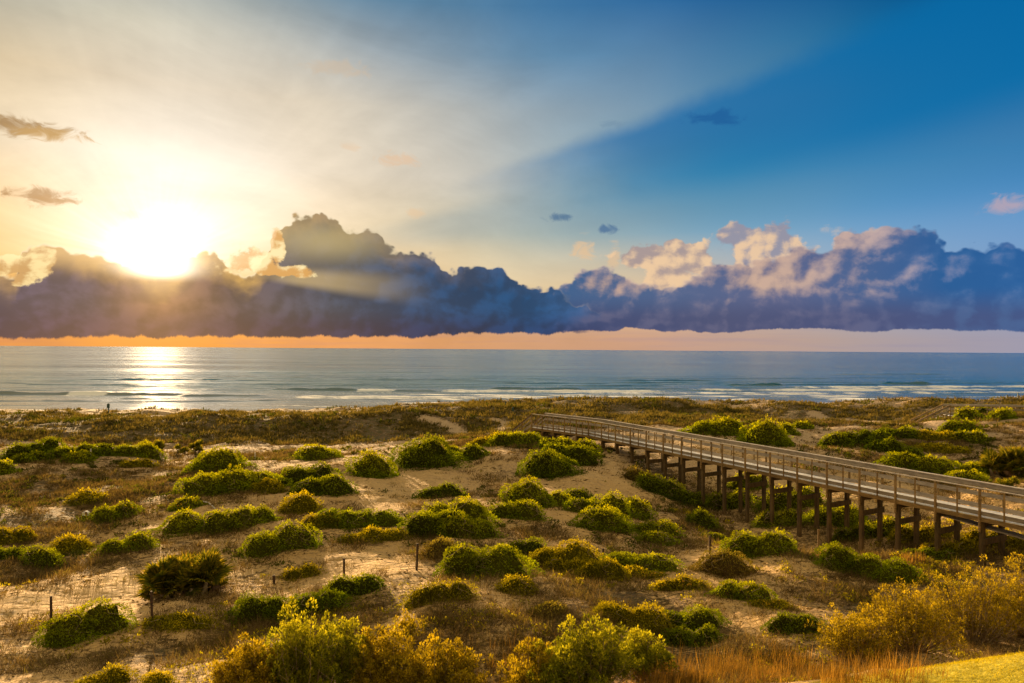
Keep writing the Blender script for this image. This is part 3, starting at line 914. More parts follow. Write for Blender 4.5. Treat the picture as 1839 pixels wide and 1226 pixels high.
def build_walk(near, width, deck_z, rail_h, name, label, detail=True, stair=None):
    root = link(name, None, loc=(float(near[0][0]), float(near[0][1]), gh(*near[0])), label=label, cat="boardwalk")
    inv = Matrix.Translation(-Vector(root.location))
    far = offset_line(near, width)
    rail_z = deck_z + rail_h

    def part(mb, nm, mat, bevel=0.0):
        mb.v = [tuple(Vector(p) - Vector(root.location)) for p in mb.v]
        return mb.build(nm, mat, root, bevel)

    # deck planks across
    mb = MB()
    for i in range(len(near) - 1):
        a, b, fa, fb = near[i], near[i + 1], far[i], far[i + 1]
        n = 12
        for k in range(n):
            t0, t1 = (k + 0.03) / n, (k + 0.97) / n
            z1 = deck_z + random.uniform(-0.004, 0.004)
            c = [a + (b - a) * t0, fa + (fb - fa) * t0, fa + (fb - fa) * t1, a + (b - a) * t1]
            mb.quadbox([(p[0], p[1], z1 - 0.038) for p in c] + [(p[0], p[1], z1) for p in c])
    part(mb, "deck", W_DECK)
    for line, sd in ((near, -1), (far, 1)):
        mb = MB(); poly_bar(mb, line, 0.05, 0.16, deck_z - 0.125, side=-0.03 * -sd, jit=0.004); part(mb, "stringer", W_BEAM)
        mb = MB(); poly_bar(mb, line, 0.085 if sd < 0 else 0.15, 0.034, rail_z + 0.017, side=0.0); part(mb, "cap_rail", W_CAP)
        boards = ((deck_z + 0.11, 0.16),) if sd < 0 else ((rail_z - 0.10, 0.17), (rail_z - 0.46, 0.17), (deck_z + 0.12, 0.17))
        for zz, hh in boards:
            mb = MB(); poly_bar(mb, line, 0.036, hh, zz, side=-0.022 * sd, jit=0.006); part(mb, "rail_board", W_RAIL)
        for i, p in enumerate(line):
            a = line[max(i - 1, 0)]; b = line[min(i + 1, len(line) - 1)]
            d = (b - a) / np.linalg.norm(b - a); rot = math.atan2(d[1], d[0]); n = np.array([d[1], -d[0]])
            q = p + n * sd * 0.045
            g = gh(q[0], q[1])
            low = max(deck_z - 0.62, g - 0.1)
            mb = MB(); mb.post(q[0], q[1], low, rail_z - 0.001, 0.08, 0.08, rot); part(mb, "rail_post", W_BEAM, 0.006)
            if deck_z - 0.3 - g > 0.25:
                q2 = p - n * sd * 0.11
                mb = MB(); mb.post(q2[0] + 0.001, q2[1], g - 0.4, deck_z - 0.262, 0.175, 0.175, rot, (random.uniform(-.02, .02), 0)); part(mb, "support_post", W_POST, 0.012)
            if i < len(line) - 1:
                m = (line[i] + line[i + 1]) / 2 + n * sd * 0.03
                mb = MB(); mb.post(m[0], m[1], deck_z - 0.22, rail_z - 0.001, 0.045, 0.045, rot); part(mb, "baluster", W_BEAM)
    for i, p in enumerate(near):
        a = near[max(i - 1, 0)]; b = near[min(i + 1, len(near) - 1)]
        d = (b - a) / np.linalg.norm(b - a); q = far[i]
        if deck_z - 0.3 - gh(*p) > 0.2:
            mb = MB()
            mb.bar((p[0], p[1], deck_z - 0.335), (q[0], q[1], deck_z - 0.335), 0.12, 0.16)
            part(mb, "cap_beam", W_POST)
        if deck_z - 1.3 > gh(*p) and detail:
            mb = MB(); o = d * -0.125
            mb.bar((p[0] + o[0], p[1] + o[1], deck_z - 0.98), (q[0] + o[0], q[1] + o[1], deck_z - 0.93), 0.05, 0.24)
            part(mb, "cross_brace", W_POST)
    if stair:
        sdir, run, drop, side_n = stair
        a = near[-1]; fa = far[-1]
        sdir = np.array(sdir) / np.linalg.norm(sdir)
        nst = 9
        ends = []
        for base, sd in ((a, -1), (fa, 1)):
            e = base + sdir * run
            mb = MB(); mb.bar((base[0], base[1], deck_z - 0.12), (e[0], e[1], deck_z - 0.12 - drop), 0.045, 0.26); part(mb, "stair_stringer", W_BEAM)
            mb = MB(); mb.bar((base[0] + 0.002, base[1], rail_z + 0.02), (e[0], e[1], rail_z + 0.02 - drop), 0.14, 0.038); part(mb, "stair_rail", W_BEAM)
            for hh in (0.10, 0.45, 0.80):
                mb = MB(); mb.bar((base[0], base[1], rail_z - hh), (e[0], e[1], rail_z - hh - drop), 0.034, 0.11); part(mb, "stair_rail_board", W_RAIL)
            for f in (0.5, 1.0):
                q = base + sdir * run * f
                mb = MB(); mb.post(q[0], q[1] - 0.06, gh(*q) - 0.3, rail_z - drop * f, 0.09, 0.09, math.atan2(sdir[1], sdir[0])); part(mb, "stair_post", W_BEAM, 0.006)
        for k in range(nst):
            f = (k + 0.6) / nst
            p = a + sdir * run * f; q = fa + sdir * run * f
            z = deck_z - drop * (k + 1) / nst
            if z < gh(*((p + q) / 2)) - 0.1: continue
            mb = MB(); mb.bar((p[0], p[1], z), (q[0], q[1], z), 0.28, 0.04); part(mb, "stair_tread", W_DECK)
    return root, part


root, part = build_walk(near_line, WIDTH, DECK_Z, 1.06, "boardwalk",
                        "long grey timber boardwalk on tall posts crossing the dunes from the lower corner", True,
                        ((-0.62, 0.785), 2.6, 1.55, 1))
# the three-board lower walkway that runs off under the near end
for k in range(3):
    mb = MB()
    for i in range(12, 0, -1):
        pass
    a = near_line[k0 - 15] ; b = near_line[0]
    n = np.array([0.905, 0.425]) * (0.30 + 0.19 * k)
    z0 = 4.28
    mb.bar((a[0] + n[0], a[1] + n[1], z0), (b[0] + n[0], b[1] + n[1], z0 - 1.05), 0.165, 0.045)
    part(mb, "lower_plank", W_RAIL)

# second boardwalk, far off on the crest at the right
fx0, fy0 = at_z(1706, 727.5, 5.75)
A = np.array([fx0, fy0]); dd = np.array([0.97, -0.12]); dd /= np.linalg.norm(dd)
line2 = [A + dd * 2.3 * k for k in range(12, -1, -1)]
build_walk([p for p in line2], 1.5, 4.72, 1.03, "boardwalk", "distant low boardwalk with a stair, on the dune crest beyond the green mounds", False,
           ((-0.90, 0.35), 2.9, 1.7, 1))
# ---------------------------------------------------------------- foliage
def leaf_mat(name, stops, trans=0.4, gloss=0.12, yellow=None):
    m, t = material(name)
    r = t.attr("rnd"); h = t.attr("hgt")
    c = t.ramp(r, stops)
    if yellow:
        c = t.mix((h * (h * 0.6 + 0.4) * t.mr(r, 0.0, 0.7)).clamp(), c, yellow)  # yellow by height: new growth at the tops, with sunlit crests painted in
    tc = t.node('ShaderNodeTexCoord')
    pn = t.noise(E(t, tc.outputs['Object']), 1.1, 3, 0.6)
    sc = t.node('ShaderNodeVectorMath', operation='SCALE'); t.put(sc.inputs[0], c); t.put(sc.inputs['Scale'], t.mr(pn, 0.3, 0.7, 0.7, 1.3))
    d = t.node('ShaderNodeBsdfDiffuse'); t.l.new(sc.outputs[0], d.inputs[0])
    tr = t.node('ShaderNodeBsdfTranslucent')
    s2 = t.node('ShaderNodeVectorMath', operation='MULTIPLY'); t.l.new(sc.outputs[0], s2.inputs[0]); s2.inputs[1].default_value = (1.5, 1.35, 0.6)
    t.l.new(s2.outputs[0], tr.inputs[0])
    mx = t.node('ShaderNodeMixShader'); mx.inputs[0].default_value = trans
    t.l.new(d.outputs[0], mx.inputs[1]); t.l.new(tr.outputs[0], mx.inputs[2])
    surf(t, mx.outputs[0])
    return m


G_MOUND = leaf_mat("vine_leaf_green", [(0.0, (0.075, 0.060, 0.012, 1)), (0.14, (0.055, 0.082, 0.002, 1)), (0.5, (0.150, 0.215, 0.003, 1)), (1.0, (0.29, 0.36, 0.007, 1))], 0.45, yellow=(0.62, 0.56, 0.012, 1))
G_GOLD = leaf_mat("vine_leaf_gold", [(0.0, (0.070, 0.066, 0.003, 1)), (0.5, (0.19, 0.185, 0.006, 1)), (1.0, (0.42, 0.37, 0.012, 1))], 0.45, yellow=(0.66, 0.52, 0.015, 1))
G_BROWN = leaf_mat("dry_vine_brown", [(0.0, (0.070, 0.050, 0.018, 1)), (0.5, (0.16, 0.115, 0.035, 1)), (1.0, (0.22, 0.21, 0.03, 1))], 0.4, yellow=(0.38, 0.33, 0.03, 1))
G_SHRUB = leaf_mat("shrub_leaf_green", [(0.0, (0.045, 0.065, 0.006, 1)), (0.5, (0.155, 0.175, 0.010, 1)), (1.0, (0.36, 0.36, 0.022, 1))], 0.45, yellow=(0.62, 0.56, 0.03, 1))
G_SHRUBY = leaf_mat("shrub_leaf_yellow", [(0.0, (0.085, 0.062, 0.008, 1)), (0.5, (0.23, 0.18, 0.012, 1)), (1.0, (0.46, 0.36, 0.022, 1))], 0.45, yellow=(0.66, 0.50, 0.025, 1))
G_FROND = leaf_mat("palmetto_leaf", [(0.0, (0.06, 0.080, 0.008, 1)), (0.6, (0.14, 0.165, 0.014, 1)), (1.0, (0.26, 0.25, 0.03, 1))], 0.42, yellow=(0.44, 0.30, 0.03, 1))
G_DRYF = leaf_mat("dead_palmetto_leaf", [(0.0, (0.12, 0.070, 0.035, 1)), (1.0, (0.34, 0.21, 0.12, 1))], 0.25)
G_GRASS = leaf_mat("dune_grass_blade", [(0.0, (0.060, 0.052, 0.018, 1)), (0.5, (0.115, 0.098, 0.030, 1)), (1.0, (0.21, 0.155, 0.055, 1))], 0.35)
G_DRY = leaf_mat("dry_grass_blade", [(0.0, (0.060, 0.040, 0.020, 1)), (0.5, (0.135, 0.094, 0.046, 1)), (0.8, (0.21, 0.155, 0.070, 1)), (1.0, (0.19, 0.18, 0.03, 1))], 0.35)
G_STRAW = leaf_mat("straw_grass_blade", [(0.0, (0.10, 0.065, 0.018, 1)), (0.6, (0.24, 0.135, 0.03, 1)), (1.0, (0.42, 0.24, 0.05, 1))], 0.35)
G_SCRUB = leaf_mat("dark_scrub_leaf", [(0.0, (0.030, 0.036, 0.006, 1)), (0.6, (0.075, 0.085, 0.012, 1)), (1.0, (0.14, 0.15, 0.018, 1))], 0.4)
G_LAWN = leaf_mat("lawn_blade", [(0.0, (0.22, 0.20, 0.010, 1)), (1.0, (0.55, 0.45, 0.02, 1))], 0.4)
G_FLOWER, _t = material("yellow_petal")
surf(_t, principled(_t, (0.75, 0.45, 0.02, 1), 0.6, 0.2))
G_STEM, _t = material("bare_vine_stem")
_n = _t.noise(E(_t, _t.node('ShaderNodeTexCoord').outputs['Object']), 9.0, 3, 0.6)
surf(_t, principled(_t, _t.mix(_t.mr(_n, .3, .7), (0.14, 0.095, 0.055, 1), (0.36, 0.28, 0.17, 1)), 0.8, 0.2))

RNG = np.random.default_rng(11)


def unit(v):
    return v / np.maximum(np.linalg.norm(v, axis=-1, keepdims=True), 1e-9)


def cards(P, D, ln, wd, rng=RNG, base=0.5):
    """rhombic leaves; P start (n,3), D direction, ln/wd per leaf"""
    n = len(P)
    D = unit(D)
    R = unit(rng.normal(size=(n, 3)))
    S = unit(np.cross(D, R))
    ln = np.broadcast_to(ln, (n,))[:, None]; wd = np.broadcast_to(wd, (n,))[:, None]
    a = P; m = P + D * ln * base; b = P + D * ln
    V = np.stack([a, m + S * wd * 0.5, b, m - S * wd * 0.5], 1).reshape(-1, 3)
    Fq = np.arange(n * 4).reshape(n, 4)
    return V, Fq


def merge(parts):
    V, Fq, R, H = [], [], [], []
    o = 0
    for v, f, r, h in parts:
        V.append(v); Fq.append(f + o); R.append(r); H.append(h); o += len(v)
    return np.concatenate(V), np.concatenate(Fq), np.concatenate(R), np.concatenate(H)


def dome_core(c, r, seed, gz, shrink=0.84, nu=20, nv=8):
    th = np.linspace(0, 2 * np.pi, nu, endpoint=False); ph = np.linspace(-0.35, np.pi / 2 * 0.98, nv)
    T, Ph = np.meshgrid(th, ph)
    k = 1 + 0.30 * fbm(T * 1.3 + seed, Ph * 2 + seed, seed, 2)
    X = c[0] + r[0] * shrink * k * np.cos(Ph) * np.cos(T); Y = c[1] + r[1] * shrink * k * np.cos(Ph) * np.sin(T)
    Z = gz(X, Y) + r[2] * shrink * k * np.sin(Ph)
    V = np.stack([X, Y, Z], -1).reshape(-1, 3)
    idx = np.arange(nu * nv).reshape(nv, nu)
    nx = np.roll(idx, -1, 1)
    Fq = np.stack([idx[:-1], nx[:-1], nx[1:], idx[1:]], -1).reshape(-1, 4)
    return V, Fq


def make_mound(px, w, yt, yb, nl, mat, label, seed, group="green vine mounds on the dunes", cat="shrub", name="mounded_shrub", stems=None, flowers=0, ragged=0.0, taper=0.0):
    rng = np.random.default_rng(seed * 7 + 3)
    x, y = place(px, yb)
    W = w * y / F
    d = np.array([x, y]) / math.hypot(x, y)
    ry = min(max(0.36 * W / max(1, nl ** 0.6), 0.3), 2.2)
    ry = min(ry, 0.5 * W)
    cx, cy = x + d[0] * ry * 0.9, y + d[1] * ry * 0.9
    g0 = gh(cx, cy)
    az_, el_ = azel(px, yt)
    ztop = CAM_Z + math.hypot(cx, cy) * math.tan(el_)
    H = ztop - g0
    H = min(max(H, 0.16 * W / max(1, nl ** .5), 0.15), 0.52 * W, 1.7)
    # lobes in metres about the centre, u to the viewer's right
    ux = np.array([d[1], -d[0]])
    lobes = []
    if nl == 1:
        lobes.append((0, 0, W / 2, ry, H))
        for k in range(2):
            a = rng.uniform(0, 6.28)
            lobes.append((math.cos(a) * W * .30, math.sin(a) * ry * .5, W * rng.uniform(.2, .32), ry * .6, H * rng.uniform(.35, .8)))
    else:
        for k in range(nl):
            f = (k + 0.5) / nl - 0.5
            hs = (1 - taper * (f + 0.5) * (1 if taper > 0 else 0)) if taper >= 0 else (1 + taper * (0.5 - f))
            hs *= rng.uniform(0.55, 1.0) if k != nl // 2 else 1.0
            lobes.append((f * W * 0.92, rng.uniform(-.25, .25) * ry, W / nl * rng.uniform(.62, .8), ry * rng.uniform(.75, 1.0), H * hs))
        for k in range(nl):
            lobes.append((rng.uniform(-.4, .4) * W, rng.uniform(-.6, .3) * ry, W / nl * .45, ry * .5, H * rng.uniform(.35, .7)))
    L = [(cx + ux[0] * a + d[0] * b, cy + ux[1] * a + d[1] * b, rx_ * 1.12, ry_, min(h, 1.05 * rx_)) for a, b, rx_, ry_, h in lobes]
    o = link(name, None, loc=(cx, cy, g0), label=label, cat=cat, group=group)
    gz = ground_h
    ln0 = 0.0029 * y + 0.008
    parts = []
    for i, (lx, ly, rx_, ryy, h) in enumerate(L):
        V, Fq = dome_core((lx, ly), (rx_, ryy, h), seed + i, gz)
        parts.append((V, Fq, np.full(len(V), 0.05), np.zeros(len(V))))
        area = 2 * np.pi * ((rx_ * ryy + rx_ * h + ryy * h) / 3)
        n = int(min(area / (ln0 * ln0 * 0.30 * 0.5) * 1.1, 20000))
        u = rng.uniform(0, 2 * np.pi, n); s = rng.uniform(-0.08, 1, n); cph = np.sqrt(np.maximum(1 - s * s, 0))
        k = 1 + 0.30 * fbm(u * 1.3 + seed + i, np.arcsin(np.clip(s, -1, 1)) * 2 + seed, seed + i, 2) + rng.normal(0, 0.022 + ragged * .12, n) + 0.09 * fbm(u * 5, s * 6, seed + 5 + i, 2)
        fl = 1 + 0.24 * (1 - np.clip(s, 0, 1)) ** 2
        X = lx + rx_ * k * cph * fl * np.cos(u); Y = ly + ryy * k * cph * fl * np.sin(u)
        hz = h * k * s
        keep = np.ones(n, bool)
        for j, (mx_, my_, a_, b_, h_) in enumerate(L):
            if j == i: continue
            q = ((X - mx_) / a_) ** 2 + ((Y - my_) / b_) ** 2 + (np.maximum(hz, 0) / h_) ** 2
            keep &= q > 0.80
        X, Y, hz, u, s, cph = X[keep], Y[keep], hz[keep], u[keep], s[keep], cph[keep]
        n = len(X)
        if n == 0: continue
        Z = gz(X, Y) + np.maximum(hz, -0.02)
        N = unit(np.stack([np.cos(u) * cph / rx_, np.sin(u) * cph / ryy, s / h], -1))
        Dn = unit(np.stack([N[:, 0], N[:, 1], -np.hypot(N[:, 0], N[:, 1]) * 1.0 - 0.05], -1))
        D = N * 0.55 + Dn * rng.uniform(-.2, 0.9, n)[:, None] + rng.normal(size=(n, 3)) * 0.42
        D[:, 2] += 0.25
        ln = ln0 * rng.uniform(0.6, 1.25, n); wd = ln * rng.uniform(0.25, 0.42, n)
        V, Fq = cards(np.stack([X, Y, Z], -1) - unit(D) * ln[:, None] * .25, D, ln, wd, rng)
        clump = 0.5 + 0.5 * fbm(X * 2.6, Y * 2.6 + Z * 2, seed + 31, 3)
        r = np.clip(rng.uniform(0, 1, n) * 0.6 + clump * 0.5 - 0.05, 0, 1)
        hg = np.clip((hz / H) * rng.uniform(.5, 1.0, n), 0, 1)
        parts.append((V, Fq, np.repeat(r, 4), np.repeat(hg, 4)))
    # runners and seedlings spreading onto the sand round the dome
    n = int(900 * min(W * ry, 5.0) ** .6)
    u = rng.uniform(0, 2 * np.pi, n); q = 0.85 + np.abs(rng.normal(0, .26, n)) + 0.30 * fbm(u * 1.6 + seed, u * 0 + seed, seed + 3, 3)
    X = cx + (W / 2) * q * np.cos(u) * ux[0] + ry * q * np.sin(u) * d[0]; Y = cy + (W / 2) * q * np.cos(u) * ux[1] + ry * q * np.sin(u) * d[1]
    hh = rng.random(n) ** 2 * 0.16 * H * np.clip(2.0 - q, 0.1, 1)
    ln = ln0 * rng.uniform(.5, 1.1, n)
    V, Fq = cards(np.stack([X, Y, gz(X, Y) + hh], -1), rng.normal(size=(n, 3)) * .6 + np.array([0, 0, .5]), ln, ln * .32, rng)
    parts.append((V, Fq, np.repeat(rng.random(n) * .6, 4), np.repeat(rng.random(n) * .35, 4)))
    V, Fq, R, Hh = merge(parts)
    V = V - np.array([cx, cy, g0])
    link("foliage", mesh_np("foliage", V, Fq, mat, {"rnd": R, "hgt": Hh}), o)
    # bare runners trailing over the dome
    ns = stems if stems is not None else (2 if y < 45 and W > 1.2 else 0)
    if ns:
        for k in range(ns * 2):
            mb = MB()
            li = L[int(rng.integers(0, len(L)))]
            u0 = rng.uniform(3.4, 6.0); pts = []
            for q in range(9):
                s_ = 0.98 - q * 0.115; uu = u0 + 0.35 * math.sin(q * 1.1 + k) + q * 0.05
                cc = math.sqrt(max(1 - s_ * s_, 0))
                X_ = li[0] + li[2] * 1.04 * cc * math.cos(uu); Y_ = li[1] + li[3] * 1.04 * cc * math.sin(uu)
                pts.append((X_ - cx, Y_ - cy, gh(X_, Y_) + li[4] * 1.05 * s_ + 0.02 * math.sin(q * 2.3) - g0))
            mb.tube(pts, [0.0004 * y * (1 - 0.08 * q) for q in range(9)], 5)
            mb.build("vine_stem", G_STEM, o)
    if flowers:
        li = [L[int(k)] for k in rng.integers(0, len(L), flowers)]
        P = []
        for q in li:
            uu = rng.uniform(0, 6.28); s_ = rng.uniform(.35, 1); cc = math.sqrt(1 - s_ * s_)
            X_ = q[0] + q[2] * cc * math.cos(uu) * 1.05; Y_ = q[1] + q[3] * cc * math.sin(uu) * 1.05
            P.append((X_ - cx, Y_ - cy, gh(X_, Y_) + q[4] * s_ * 1.06 - g0))
        P = np.array(P)
        n = len(P); Ds = unit(rng.normal(size=(n, 3)) + np.array([0, -.4, 1.0]))
        vs, fs = [], []
        for a in range(5):
            T = unit(np.cross(Ds, unit(rng.normal(size=(n, 3)))))
            v, f = cards(P, T + Ds * .3, 0.0016 * y, 0.0013 * y, rng)
            fs.append(f + sum(len(q) for q in vs)); vs.append(v)
        link("flower_head", mesh_np("flower_head", np.concatenate(vs), np.concatenate(fs), G_FLOWER), o)["kind"] = "stuff"
    return o


